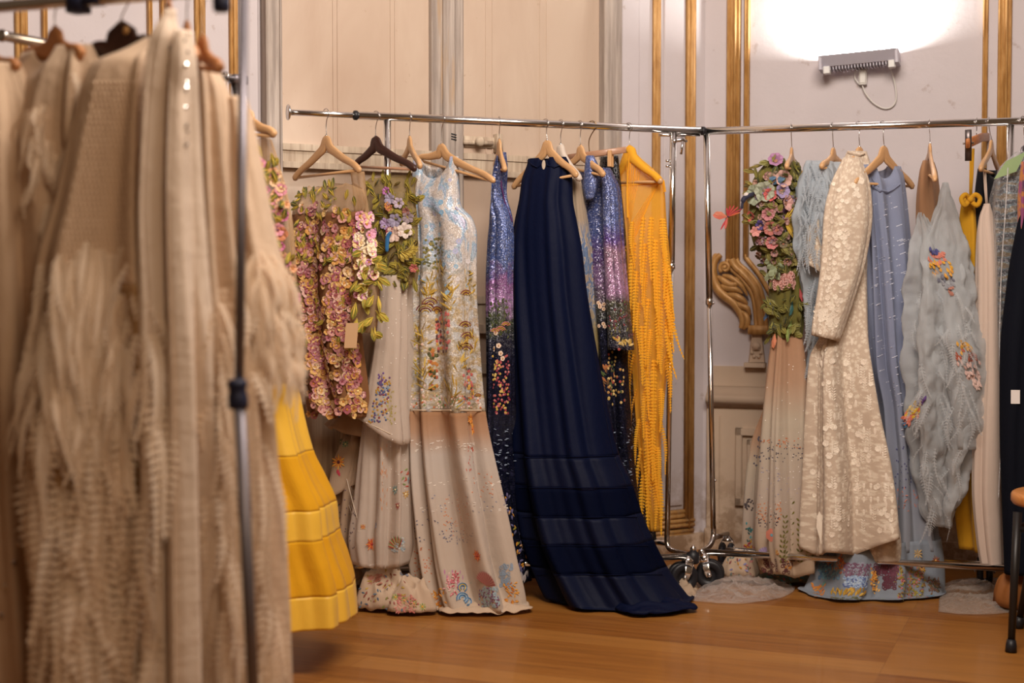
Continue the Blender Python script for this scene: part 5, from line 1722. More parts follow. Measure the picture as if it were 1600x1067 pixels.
# 2 ---- blue feathery organza
Ph, Q2, _, _, _ = DH(1300, (1302, 232), (1283, 262), (1322, 262), -60, 'wooden hanger above the ragged pale blue organza top')
blorg = fabric('blue_organza', hexc('c8d0d8'), .75, .66, .4, .1, .8)
d2 = garment('organza_blouse', 'pale grey-blue organza garment with ragged ruffles, between the patchwork dress and the lace one', 'top', None, Ph, .5)
k2 = cloth('organza_body', d2, [(252, 1262, 1318, .03, .006), (290, 1250, 1325, .06, .012), (340, 1243, 1322, .07, .014), (385, 1242, 1315, .06, .012), (420, 1250, 1300, .05, .010), (520, 1262, 1300, .05, .008), (660, 1266, 1300, .05, .008)], Ph.y, blorg, (-38, -25), 0, 7, 111, nth=130, nz=70, crumple=.016, cfreq=14)
mb = MB(); e = Emb(k2)
for x, y in inside([(252, 1262, 1300), (300, 1250, 1300), (390, 1244, 1300)], 110, 1):
    h = e.hit(x, y)
    if h: frond(mb, h[0], h[1], h[2], rn.uniform(.05, .12), rn.uniform(.006, .012), 12, blorg, .03, rn.uniform(-.03, .03))
for x, y in inside([(430, 1256, 1278), (560, 1264, 1280)], 26, 0):
    h = e.hit(x, y)
    if h: frond(mb, h[0], h[1], h[2], rn.uniform(.08, .16), .014, 14, blorg, .02, rn.uniform(-.03, .0))
o = mb.build('ragged_ruffle', d2, smooth=False); o['kind'] = 'stuff'

# 3 ---- cream lace dress
Ph, Q3, _, _, _ = DH(1341, (1343, 230), (1322, 258), (1358, 262), -40, 'wooden hanger tucked in the stand-up collar of the cream lace dress')
def lacecol(g):
    uv = g.uv()
    vo = g.n('TexVoronoi'); g.put(vo.inputs['Vector'], uv); vo.inputs['Scale'].default_value = 70
    n = g.noise(uv, 120, 3, .6, 1.2)
    k = g.math('ADD', g.math('MULTIPLY', vo.outputs[0], 1.0), g.math('MULTIPLY', g.math('SUBTRACT', n, .5), 1.1))
    return g.ramp(k, [(.22, hexc('efe2d0')), (.36, hexc('eadbc8')), (.50, hexc('d9c6b2')), (1, hexc('d4c0ac'))])
lace = fabric('cream_lace', lacecol, .85, .95, .25, .2, .5)
lacesl = fabric('cream_lace_sleeve', lacecol, .85, 1, .2, .2, .5)
d3 = garment('lace_dress', 'cream embroidered lace dress with long sleeves and a wavy tiered hem', 'dress', None, Ph, .18)
k3 = cloth('lace_skirt', d3, [(300, 1300, 1356, .04, .004), (420, 1298, 1354, .05, .006), (520, 1285, 1356, .07, .012), (560, 1268, 1360, .09, .020), (640, 1262, 1372, .11, .028), (740, 1258, 1394, .13, .034), (820, 1254, 1406, .14, .038), (856, 1253, 1411, .14, .038)],
           Ph.y - .02, lace, (-18, -6), -.08, 5, 121, nth=190, hem=.024, tilt=.035)
k3u = cloth('under_tier', d3, [(820, 1330, 1396, .09, .014), (850, 1336, 1402, .09, .016), (878, 1344, 1405, .09, .016)], Ph.y - .10, lace, (-8, -4), 0, 4, 123, nth=90, hem=.006)
k3b = cloth('lace_bodice', d3, [(236, 1326, 1352, .03, .001), (262, 1316, 1358, .045, .003), (300, 1304, 1360, .06, .004), (380, 1296, 1358, .06, .005), (440, 1296, 1354, .06, .006)], Ph.y + .02, lacesl, (-30, -20), 0, 5, 122, nth=90)
k3s = cloth('sleeve', d3, [(246, 1318, 1344, .02, .001), (290, 1298, 1358, .045, .003), (335, 1288, 1361, .055, .004), (400, 1284, 1353, .05, .005), (460, 1277, 1336, .045, .004), (515, 1269, 1316, .04, .003), (529, 1268, 1310, .04, .003)], Ph.y - .10, lacesl, (-12, -6), -.03, 4, 124, nth=80, tilt=-.012)
k3t = cloth('sleeve', d3, [(280, 1280, 1302, .025, .001), (330, 1266, 1300, .04, .004), (385, 1257, 1296, .045, .005), (422, 1258, 1286, .04, .004)], Ph.y - .02, lacesl, (-12, -6), -.02, 4, 125, nth=64, tilt=-.02)
mb = MB()
e = Emb(k3b, k3s)
for x in (0, 1):
    pts = []
    for t in range(12):
        h = e.hit(1328 + t * 2, 240 + abs(t - 5) * .6 + x * 12)
e.line([(1326, 238), (1334, 241), (1342, 243), (1350, 240)], .005, lacesl)
e.build('collar_band', d3, False)
e = Emb(k3, k3s, k3b, k3t, k3u)
CR = ['efe2d0', 'eadccb', 'e6d6c4']
for x, y in inside([(540, 1272, 1356), (700, 1262, 1382), (840, 1260, 1402)], 150, 3):
    t = rn.random()
    if t < .4: e.flower(x, y, rn.uniform(.008, .014), rn.choice([5, 6, 8]), pal(rn.choice(CR)), None, rn.uniform(0, 6), .002, 0)
    elif t < .75:
        a = rn.uniform(60, 120)
        for k in range(5):
            for sg in (45, -45): e.leaf(x, y - k * 4, .013, .006, a + sg, pal(rn.choice(CR)), .0015)
    else: e.leaf(x, y, .03, .012, 90, pal(rn.choice(CR)), .0015)
for x, y in inside([(280, 1300, 1352), (520, 1274, 1308)], 120, 3): e.flower(x, y, rn.uniform(.006, .012), 5, pal(rn.choice(CR)), None, rn.uniform(0, 6), .002, 0)
for yy in (480, 490, 500, 510, 520):
    for xx in range(1274, 1312, 5): e.leaf(xx, yy, .014, .006, 60 if (xx // 5) % 2 else 120, pal(CR[0]), .0015)
for xx in range(1306, 1400, 11):
    for yy in (765, 786, 806): e.leaf(xx, yy, .022, .012, 90, pal(CR[0]), .0015); e.dot(xx, yy - 8, .006, pal(CR[1]))
e.leaf(1283, 850, .12, .03, 92, pal(CR[0]), .002)
e.build('lace_motifs', d3)

# 4 ---- powder blue gown
Ph, Q4, _, _, _ = DH(1379, (1381, 229), (1335, 288), (1427, 294), -42, 'wooden hanger above the powder blue gown, its left end poking over the lace sleeve', wn=.023, we=.013)
def bl4(g):
    s = g.sep(g.uv('T'))[1]
    return g.ramp(s, [(0, hexc('a0a9c4')), (.5, hexc('a0a8c4')), (.7, hexc('aab0c4')), (1, hexc('b0b4be'))])
bl = fabric('powder_blue_organza', bl4, .7, .72, .3, .15, .35)
d4 = garment('blue_gown', 'powder blue sleeveless gown with silvery thread dashes and a sea-garden embroidered train', 'dress', None, Ph, .01)
k4 = cloth('gown_body', d4, [(258, 1347, 1406, .02, .002), (275, 1346, 1410, .04, .004), (310, 1345, 1413, .05, .008), (380, 1348, 1418, .06, .012), (470, 1352, 1425, .07, .014), (570, 1358, 1428, .08, .014), (645, 1372, 1430, .08, .012), (720, 1376, 1440, .09, .014), (800, 1372, 1454, .10, .016), (860, 1364, 1464, .12, .018)],
           Ph.y + .04, bl, (-28, -10), -.02, 7, 131, nth=150, neck=(.05, .02, .5), sz=.1)
k4t = cloth('train', d4, [(846, 1292, 1464, .11, .016), (880, 1284, 1467, .12, .018), (915, 1268, 1470, .13, .022), (940, 1254, 1472, .14, .020), (953, 1246, 1474, .15, .016)], Ph.y - .02, fabric('blue_train', hexc('98a0ac'), .7, .9, .3, .1, .35), (-8, -4), -.05, 6, 132, nth=170, hem=.012)
e = Emb(k4)
e.line([(1368, 292), (1376, 298), (1384, 300), (1394, 296), (1404, 288)], .006, bl); e.line([(1352, 262), (1362, 278), (1372, 292)], .003, bl)
e.build('placket', d4, False)
e = Emb(k4)
for k in range(110):
    x = rn.uniform(1350, 1430); y = rn.uniform(300, 640)
    a = rn.uniform(10, 45)
    for j in range(3): e.leaf(x + j * 3.2, y - j * 1.2, .010, .0022, a * .6, pal('c8ccdc'), .001)
for x, y in inside([(690, 1400, 1436), (770, 1396, 1446)], 60, 1): e.dot(x, y, .0026, pal('5a5a80'))
for x, y in inside([(765, 1400, 1440), (800, 1400, 1445)], 60, 1): e.leaf(x, y, .012, .003, rn.uniform(0, 180), pal('c08478'), .001)
for k in range(26): e.leaf(rn.uniform(1400, 1432), rn.uniform(660, 690), .012, .002, 10, pal('dcdce4'), .001)
e.build('silver_stitching', d4)
e = Emb(k4, k4t)
def blob(x0, x1, y0, y1, n, cols, mode, L=.014, W=.007):
    for x, y in inside([(y0, x0, x1), (y1, x0, x1)], int(n * 1.8), 0):
        c_ = pal(rn.choice(cols))
        if mode == 'd': e.dot(x, y, L, c_)
        elif mode == 'r': e.ring(x, y, L, W, c_)
        else: e.leaf(x, y, L, W, rn.uniform(0, 360), c_, .002)
blob(1292, 1318, 870, 892, 60, ['c06a28', 'd8883a', 'a8582a'], 'l'); blob(1280, 1312, 880, 905, 60, ['5a8098', '6a98a8', '4a6a88'], 'd', .006)
blob(1318, 1360, 880, 900, 80, ['6a4a60', '7a5a70', '8a8a9a'], 'd', .0036); blob(1318, 1356, 900, 918, 80, ['8aa0c0', '5a6a98', 'a8b8cc'], 'd', .0038)
for x in range(1300, 1352, 6):
    for k in range(4): e.leaf(x, 926 + k * 2, .022, .009, 70 + rn.uniform(-40, 40), pal(rn.choice(['b08a28', 'a87a28', 'c8a040'])), .003)
blob(1300, 1345, 934, 946, 40, ['5a5a38', '6a6a40'], 'r', .006, .003); blob(1270, 1290, 915, 932, 24, ['d0883a', 'c8783a'], 'l', .018, .009)
fan(e, 1284, 918, .03, 10, 170, 12, ['5a8a80', '7aa098'], .006); blob(1362, 1372, 890, 925, 40, ['d0903a', 'c07a30', 'e0b060'], 'l')
blob(1366, 1402, 880, 900, 46, ['5a2a3a', '6a3448'], 'r', .008, .003); blob(1380, 1400, 900, 920, 30, ['5a2a3a'], 'r', .007, .003)
blob(1402, 1446, 888, 936, 110, ['8a7a2a', '7a5a2a', '9a8a3a', 'b06a68'], 'l'); blob(1340, 1362, 948, 952, 20, ['d8a030'], 'l', .02, .01)
burst(e, 1440, 886, .024, ['e0b060', 'd89a40'], 12, '5a2a1a'); burst(e, 1462, 876, .022, ['a84a2a', '8a5a2a'], 10, 'd8a050'); burst(e, 1434, 865, .018, ['a88a5a', 'b89a6a'], 8)
fan(e, 1406, 950, .05, 20, 150, 22, ['d8c8c0', 'a8505a', 'e0d0c8'], .006); blob(1450, 1470, 930, 946, 40, ['4a7a98', '6a98b0'], 'd', .006); burst(e, 1432, 946, .018, ['5a98b0', '8ab8c0'], 10, 'd0c080')
blob(1450, 1468, 905, 925, 34, ['6a4a40', '7a5a3a', '4a4a3a'], 'l'); burst(e, 1361, 938, .014, ['e0d0c0', 'c88a60'], 9, '7a3a3a')
for x, y in ((1375, 935), (1360, 905), (1398, 940)): e.leaf(x, y, .03, .008, 70, pal('a8c0b8'), .002)
e.build('sea_garden_embroidery', d4)

# 5 ---- grey organza with nude panel
Ph, Q5, _, _, _ = DH(1452, (1453, 226), (1442, 268), (1461, 282), -76, 'wooden hanger seen end-on above the smoky grey organza dress')
d5 = garment('organza_dress', 'cloudy grey organza dress with a tan net bodice and embroidered parrots', 'dress', None, Ph, .3)
tan = fabric('tan_net', hexc('b98f6c'), .8, .72, .3, .1, .3)
greyo = fabric('grey_organza', hexc('e0e3e6'), .65, .42, .5, .1, 1.0)
k5a = cloth('net_bodice', d5, [(252, 1444, 1458, .012, .001), (270, 1440, 1462, .02, .001), (320, 1438, 1464, .03, .003), (390, 1440, 1466, .035, .004), (440, 1446, 1470, .03, .004)], Ph.y + .01, tan, (-60, -50), 0, 4, 141, nth=60)
k5 = cloth('organza_skirt', d5, [(332, 1434, 1441, .01, .002), (350, 1431, 1450, .03, .004), (372, 1428, 1478, .05, .008), (420, 1423, 1514, .08, .016), (500, 1420, 1530, .10, .022), (580, 1418, 1536, .11, .026), (650, 1420, 1530, .11, .028), (720, 1428, 1512, .10, .028), (780, 1440, 1492, .08, .024), (822, 1452, 1478, .05, .014)], Ph.y - .04, greyo, (-20, -10), -.02, 7, 142, nth=170, nz=90, crumple=.020, cfreq=11)
k5b = cloth('organza_overlay', d5, [(285, 1472, 1478, .01, .002), (330, 1462, 1490, .03, .004), (372, 1440, 1502, .06, .008), (450, 1432, 1516, .09, .014), (560, 1440, 1534, .12, .02), (640, 1452, 1532, .11, .02), (700, 1470, 1522, .09, .02)], Ph.y - .05, greyo, (-20, -10), -.02, 5, 143, nth=120, nz=60, crumple=.018, cfreq=12)
mb = MB(); e = Emb(k5, k5b)
for x, y in inside([(430, 1424, 1500), (560, 1422, 1530), (700, 1430, 1512), (800, 1448, 1484)], 70, 3):
    h = e.hit(x, y)
    if h: frond(mb, h[0], h[1], h[2], rn.uniform(.05, .14), rn.uniform(.008, .018), 12, greyo, .035, rn.uniform(-.05, .05))
o = mb.build('ragged_ruffle', d5, smooth=False); o['kind'] = 'stuff'
def parrot(x, y, ang, L, cols, nm):
    global e
    e = Emb(k5, k5b)
    a = math.radians(ang)
    for k in range(90):
        t = rn.random(); w_ = math.sin(PI * min(1, t * .9 + .1)) * .22
        px = x + math.cos(a) * t * L + rn.uniform(-w_, w_) * L * abs(math.sin(a)); py = y + math.sin(a) * t * L + rn.uniform(-w_, w_) * L * abs(math.cos(a))
        e.leaf(px, py, .022, .010, -ang + rn.uniform(-25, 25), pal(cols[min(len(cols) - 1, int(t * len(cols)))]), .005)
    e.build(nm, d5, False)
parrot(1456, 384, 68, 78, ['4a4a80', 'c87a68', 'd8a030', 'd89a38', '6a6a78', '8a8a90', 'a87060'], 'parrot_applique')
parrot(1445, 618, 125, 58, ['5a3a78', 'c8a030', 'd8b030', 'c86a50', 'c87a6a', '4a7aa0'], 'parrot_applique')
parrot(1500, 530, 70, 78, ['c8943a', 'a0503a', 'c8a8a0', 'd0b0a8', 'd8bab0'], 'flower_applique')

# 6 ---- yellow strap dress on a clip hanger
Phc = on_line(1526, *RD)
uc, nc = plane_of(Phc, -68)
ch = thing('clip_hanger', 'brown wooden hanger with metal clips holding the yellow straps', 'clothes hanger', at(1527, 222, Phc.y), 'clip hangers')
redw = wood_mat('reddish_wood', '9a5a34', 'b87848')
mb = MB(); q0 = at_plane(1512, 224, Phc, nc); q1 = at_plane(1552, 214, Phc, nc)
strap(mb, [q0, q0 * .5 + q1 * .5 + CZ * .01, q1], nc, .017, .007, redw, 12, 4); mb.build('hanger_bar', ch)
for t in (.02, .92):
    mb = MB(); qq = q0 * (1 - t) + q1 * t
    strap(mb, [qq + CZ * .045 - uc * .01, qq + CZ * .01, qq - CZ * .06 + uc * .004], nc, [.006, .010, .008], .011, plain('dark_clip', (.12, .10, .10), .35, .8), 10, 4)
    tube(mb, [qq + nc * .018, qq - nc * .018], .004, steel, 8); mb.build('clip', ch)
mb = MB(); base = Vector((Phc.x, Phc.y, 0)); r = .018
tube(mb, smooth_pts([at_plane(1531, 218, Phc, nc), base - CZ * 0 + CZ * (RZ - .05) + uc * .01] + [base + uc * r * math.cos(math.radians(t)) + CZ * (RZ + r * math.sin(math.radians(t))) for t in range(-60, 205, 26)], 4), .0017, steel, 7); mb.build('hook', ch)
yel = fabric('mustard_crepe', hexc('d09a26'), .75, 1, .15, .1, .3)
d6 = garment('strap_dress', 'mustard yellow dress on thin straps with a bow, behind the grey organza', 'dress', None, Phc, .2)
k6 = cloth('crepe_body', d6, [(308, 1507, 1526, .02, .002), (340, 1505, 1524, .03, .003), (420, 1504, 1528, .04, .004), (560, 1500, 1530, .05, .006), (700, 1494, 1533, .06, .010), (800, 1500, 1536, .06, .012), (862, 1506, 1541, .06, .012)], Phc.y + .03, yel, (-40, -20), .02, 4, 151, nth=70)
mb = MB()
for dx in (0, 1):
    strap(mb, [at(1517 + dx * 4, 232, Phc.y + .0), at(1516.5 + dx * 3, 270, Phc.y + .0), at(1516 + dx * 1, 308, Phc.y + .0)], Vector((0, -1, 0)), .0045, .0012, yel, 8); 
mb.build('shoulder_strap', d6)
mb = MB()
P = at(1515, 312, Phc.y - .03)
for sg in (-1, 1):
    tube(mb, smooth_pts([P, P + Vector((sg * .018, -.01, .018)), P + Vector((sg * .034, -.012, .002)), P + Vector((sg * .022, -.014, -.022)), P], 5), [.004] + [.009] * 19 + [.004], yel, 10)
lathe(mb, P + Vector((0, -.012, 0)), Vector((0, -1, 0)), [(.011, -.01), (.012, 0), (.007, .008)], yel, 12)
mb.build('bow', d6)

# 7 ---- black camisole and 8 white slip
Ph, Q7, _, _, _ = DH(1545, (1549, 220), (1532, 266), (1563, 278), -62, 'wooden hanger with the black camisole and white slip straps', mat=beech)
blk = fabric('black_crepe', (.008, .008, .012), .7, 1, .05, .1, .3)
wht = fabric('ivory_crepe', hexc('d6c2b4'), .75, 1, .2, .1, .25)
d7 = garment('camisole', 'black camisole dress between the yellow strap dress and the white slip', 'dress', None, Ph, .4)
k7 = cloth('crepe_body', d7, [(264, 1530, 1556, .02, .001), (300, 1527, 1556, .03, .002), (360, 1523, 1554, .035, .003), (420, 1522, 1552, .04, .004), (700, 1524, 1552, .04, .004)], Ph.y + .06, blk, (-45, -30), 0, 4, 161, nth=60, neck=(.03, .03, .6))
d8 = garment('slip_dress', 'ivory white slip dress on thin straps, narrow and reaching almost to the floor', 'dress', None, Ph, .1)
k8 = cloth('crepe_body', d8, [(318, 1539, 1545, .01, .001), (340, 1531, 1551, .02, .002), (372, 1528, 1553, .03, .003), (440, 1527, 1553, .04, .004), (560, 1526, 1556, .045, .005), (650, 1522, 1560, .05, .006), (760, 1519, 1563, .05, .008), (850, 1526, 1565, .05, .008), (888, 1532, 1566, .05, .008)], Ph.y - .06, wht, (-30, -12), -.03, 4, 162, nth=80, tilt=.0)
mb = MB()
for dx in (-1.2, 1.2):
    strap(mb, [at(1538.5 + dx, 268, Ph.y - .05), at(1540 + dx, 295, Ph.y - .06), at(1542 + dx * .5, 322, Ph.y - .06)], Vector((0, -1, 0)), .003, .001, wht, 8)
mb.build('shoulder_strap', d8)

# 9 ---- green card tag, bagged striped garment, dark garment at the edge
Ph9 = on_line(1598, *RD)
mb = MB()
P0 = at(1553, 280, Ph9.y - .12); P1 = at(1572, 252, Ph9.y - .12); P2 = at(1604, 236, Ph9.y - .10); P3 = at(1588, 268, Ph9.y - .10)
th = Vector((0, .0016, 0))
mb.add([P0, P1, P2, P3, P0 + th, P1 + th, P2 + th, P3 + th], [[3, 2, 1, 0], [4, 5, 6, 7], [0, 1, 5, 4], [1, 2, 6, 5], [2, 3, 7, 6], [3, 0, 4, 7]], plain('pale_green_card', hexc('a9c490'), .7))
o = mb.build('card_tag', loc=P0, smooth=False); tag(o, 'pale green paper card on the bagged striped garment', 'tag')
Ph, Q9, _, _, _ = hanger(RD, 1598, (1601, 228), (1580, 258), (1640, 262), -40, grey_metal, 'grey hanger at the right edge inside the clear garment bag', 'dark hangers')
def stripe(g):
    w_ = g.n('TexNoise')
    sv = g.sep(g.uv())[1]
    wv = g.math('SINE', g.math('ADD', g.math('MULTIPLY', sv, 150.0), g.math('MULTIPLY', g.noise(g.scale(g.uv(), (6, 14, 1)), 1.5, 3), 9.0)))
    wv = g.math('ADD', g.math('MULTIPLY', wv, .5), .5)
    c = g.ramp(wv, [(.2, hexc('1c2024')), (.4, hexc('4a5c64')), (.62, hexc('68808a')), (.82, hexc('7a6a4c'))])
    return c
d9 = garment('striped_jacket', 'teal and black striped shiny garment inside a clear plastic bag', 'jacket', None, Ph, .6)
k9 = cloth('striped_body', d9, [(262, 1568, 1630, .03, .002), (300, 1558, 1640, .05, .006), (380, 1556, 1645, .06, .010), (470, 1558, 1645, .06, .010), (565, 1560, 1645, .06, .010)], Ph.y, sequin('striped_satin', stripe, 190, .2, .25), (-25, -15), 0, 6, 171, nth=90)
bag = film('clear_bag_film', .02)
gb = garment('garment_bag', 'clear plastic garment bag over the striped jacket at the right edge', 'garment bag', None, Ph, .3)
kb = cloth('bag_film', gb, [(236, 1590, 1615, .03, .002), (262, 1564, 1640, .06, .006), (330, 1552, 1650, .09, .014), (560, 1552, 1652, .10, .016), (700, 1556, 1652, .10, .016), (760, 1560, 1652, .10, .014)], Ph.y - .01, bag, (-20, -12), 0, 7, 172, nth=80)
mb = MB()
tube(mb, smooth_pts([at(1575, 262, Ph.y - .13), at(1571, 330, Ph.y - .15), at(1566, 400, Ph.y - .15), at(1563, 470, Ph.y - .15), at(1562, 560, Ph.y - .15), at(1569, 640, Ph.y - .15), at(1563, 720, Ph.y - .15), at(1560, 780, Ph.y - .15)], 6), .0022, film('clear_cord', .5), 7)
mb.build('draw_cord', gb)
Pdk = on_line(1632, *RD)
d10 = garment('dark_garment_bag', 'black garment bag with a small white label at the right edge, above the wooden seat', 'garment bag', None, Pdk, .15)
dk = fabric('black_nylon', (.004, .005, .010), .8, 1, 0, 0, .3, .1)
k10 = cloth('bag_body', d10, [(262, 1612, 1660, .03, .002), (330, 1600, 1690, .05, .006), (440, 1584, 1700, .06, .012), (560, 1572, 1710, .07, .012), (700, 1570, 1712, .07, .012), (800, 1572, 1712, .07, .012), (900, 1574, 1712, .07, .010)], Pdk.y - .12, dk, (-15, -10), -.06, 6, 181, nth=100)
mb = MB()
tube(mb, smooth_pts([Pdk + Vector((0, -.12, -.16)), Pdk + Vector((0, -.06, -.05)), Pdk + Vector((.002, -.019, -.01)), Pdk + Vector((0, 0, .019)), Pdk + Vector((0, .019, 0))], 5), .0025, steel, 8)
mb.build('hook', d10)
mb = MB()
e = Emb(k10)
h = e.hit(1586, 620)
if h:
    P, N, S, T = h
    obox(mb, P, S, T, N, (-.014, -.024, 0), (.016, .024, .002), plain('white_label', (.75, .70, .68), .6)); mb.build('label', d10, smooth=False)
e = Emb(k10)
for x, y in inside([(280, 1596, 1602), (400, 1592, 1602)], 14, 0): e.leaf(x, y, .03, .014, rn.uniform(200, 320), pal(rn.choice(['a8605a', 'b8803a', '8a4a70'])), .004)
mb = MB()
mpat = fabric('patterned_scarf', lambda g: g.ramp(g.noise(g.uv(), 18, 3), [(.4, hexc('8a4a70')), (.52, hexc('b87a40')), (.62, hexc('5a3a58'))]), .7, 1, .1)
sc = cloth('scarf_body', None, [(252, 1597, 1626, .02, .002), (320, 1592, 1630, .03, .004), (400, 1592, 1630, .03, .004), (440, 1596, 1628, .02, .003)], Ph.y - .16, mpat, (-15, -10), 0, 5, 183, nth=50)
tag(sc.o, 'plum and orange patterned cloth hanging at the right edge in front of the striped jacket', 'scarf')

# ==================================================================== middle left rack
Phb, Qb, _, _, _ = hanger(RB, 374, (388, 172), (340, 205), (430, 212), 35, beech, 'wooden hanger just right of the grey pole, above the floral sleeve', HG, rr=.0125)
b1 = garment('floral_dress', 'sheer nude dress with pink blooms and leaves, just right of the foreground grey pole', 'dress', None, Phb, .7)
m1 = cloth('net_body', b1, [(205, 350, 424, .02, .001), (240, 350, 432, .03, .002), (300, 350, 446, .05, .006), (360, 350, 455, .06, .008), (480, 355, 462, .06, .010), (600, 360, 460, .06, .010)], Phb.y, nude, (30, 20), 0, 6, 201, nth=90, neck=(.02, .02, .5), shoulder=.03)
e = Emb(m1)
for x, y in inside([(255, 385, 432), (330, 385, 448), (480, 395, 462)], 90, 1):
    e.flower(x, y, rn.uniform(.012, .022), 5, pal(rn.choice(['d8a078', 'c87098', 'e0b890', 'd890a0', 'c8805a'])), pal(rn.choice(FC)), rn.uniform(0, 6), .006, .006)
e.build('flower_applique', b1)
e = Emb(m1)
for x, y in inside([(232, 385, 425), (330, 390, 450), (460, 400, 460)], 60, 1):
    e.leaf(x, y, rn.uniform(.03, .055), rn.uniform(.014, .024), rn.uniform(0, 360), pal(rn.choice(LG)), .008, .012, pal(RIB))
e.build('leaf_applique', b1)
# yellow tiered skirt
Phy = on_line(352, *RB)
hanger(RB, 352, (356, 150), (318, 196), (392, 190), 45, beech_pale, 'pale hanger hidden among the cream dresses, holding the yellow gown', HG, rr=.0125)
ysat = fabric('yellow_satin', hexc('f4c444'), .45, 1, .2, .1, .2, .4)
ytul = fabric('yellow_tulle', hexc('efb624'), .8, .86, .3, .1, .5)
b2 = garment('yellow_gown', 'bright yellow tiered gown of satin and tulle bands, its hem just above the floor', 'dress', None, Phy, .1)
Yy = 4.28
cloth('bodice', b2, [(205, 330, 385, .03, .002), (300, 320, 400, .06, .006), (430, 320, 415, .08, .010), (560, 318, 445, .11, .016)], Yy, ysat, (25, 15), .02, 6, 211, nth=110)
cloth('skirt', b2, [(556, 318, 444, .11, .012), (620, 320, 457, .13, .014), (716, 320, 481, .15, .016), (760, 318, 501, .165, .020), (802, 318, 520, .18, .018), (846, 318, 526, .19, .018), (890, 318, 541, .20, .022), (930, 318, 553, .21, .020), (984, 318, 559, .22, .019)],
      Yy + .02, ysat, (12, 8), 0, 7, 212, nth=200, nz=100, hem=.003, sharp=.9, split=[('satin_tier', ysat, 556, 716), ('tulle_tier', ytul, 716, 800), ('satin_tier', ysat, 800, 845), ('tulle_tier', ytul, 845, 931), ('satin_tier', ysat, 931, 984)])

# ==================================================================== foreground rack
CRM = 'c9ad90'
def crm(nm, h_, **k): return fabric(nm, hexc(h_), .85, 1, .2, .1, .8)
cr1 = crm('cream_crepe', 'dcc0a4'); cr2 = crm('cream_wool_net', 'dabfa4'); cr3 = crm('cream_chiffon', 'e8d4c0'); crf = fabric('cream_feather', hexc('f6e6d2'), .9, 1, .4, .1, .2); cr4 = crm('cream_feather_shade', 'b8946c')  # feathers lightened, body behind them darkened: highlight and shade put into the colour
AHG = 'hangers on the foreground rack'
def AH(hpx, apex, L, R, a, mat, label, **k):
    return hanger(RA, hpx, apex, L, R, a, mat, label, AHG, rr=.0135, **k)
peach = wood_mat('peach_wood', 'b87a4c', 'cc9060')
Ph, _, _, _, _ = AH(-20, (-18, 70), (-70, 112), (28, 106), 40, peach, 'blurred wooden hanger end at the far left edge of the photo')
a1 = garment('cream_dress', 'smooth cream dress at the far left edge, long and plain to the floor', 'dress', None, Ph, .02)
q1 = cloth('chiffon_body', a1, [(100, -60, 24, .04, .003), (180, -80, 50, .07, .008), (320, -100, 72, .09, .014), (500, -110, 96, .11, .018), (750, -110, 118, .13, .022), (950, -110, 140, .15, .026), (1240, -110, 165, .17, .03)], Ph.y - .02, cr1, (35, 12), .0, 7, 301, nth=130)
Ph, _, _, _, _ = AH(84, (86, 44), (38, 92), (128, 88), 42, peach, 'blurred wooden hanger with a rounded top, left of the dark one', wn=.030, we=.016)
a2 = garment('cream_dress', 'ruffled cream knit dress with a textured high yoke, second from the left edge', 'dress', None, Ph, .02)
q2 = cloth('knit_body', a2, [(74, 40, 138, .03, .003), (110, 24, 150, .06, .006), (200, 16, 158, .08, .012), (330, 20, 190, .10, .016), (600, 40, 220, .12, .02), (1240, 40, 240, .14, .02)], Ph.y + .02, cr2, (38, 20), 0, 7, 302, nth=120, neck=(.03, .01, .4))
Ph, _, _, _, _ = AH(196, (190, 36), (146, 84), (232, 72), 30, walnut, 'blurred black-brown hanger with a gold mark on its rounded top', collar=True, wn=.048, we=.02)
mb = MB()
u_, n_ = plane_of(Ph, 30)
lathe(mb, at(197, 48, Ph.y - .02), Vector((-.5, -.86, 0)), [(.008, 0), (.008, .002), (.003, .003)], gold, 14)
gm = [o for o in bpy.data.objects if o.get('label', '').startswith('blurred black-brown')][0]
mb.build('gold_mark', gm)
a3 = garment('cream_gown', 'cream gown with a plain pointed yoke and deep feathery ruffles, under the black-brown hanger', 'dress', None, Ph, .02)
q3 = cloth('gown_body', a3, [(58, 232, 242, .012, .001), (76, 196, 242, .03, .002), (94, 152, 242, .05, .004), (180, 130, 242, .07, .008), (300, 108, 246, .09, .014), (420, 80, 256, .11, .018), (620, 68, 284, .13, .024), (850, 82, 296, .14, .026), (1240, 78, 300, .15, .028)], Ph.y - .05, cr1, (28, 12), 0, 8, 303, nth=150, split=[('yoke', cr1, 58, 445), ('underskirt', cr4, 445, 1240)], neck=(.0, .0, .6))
mb = MB()
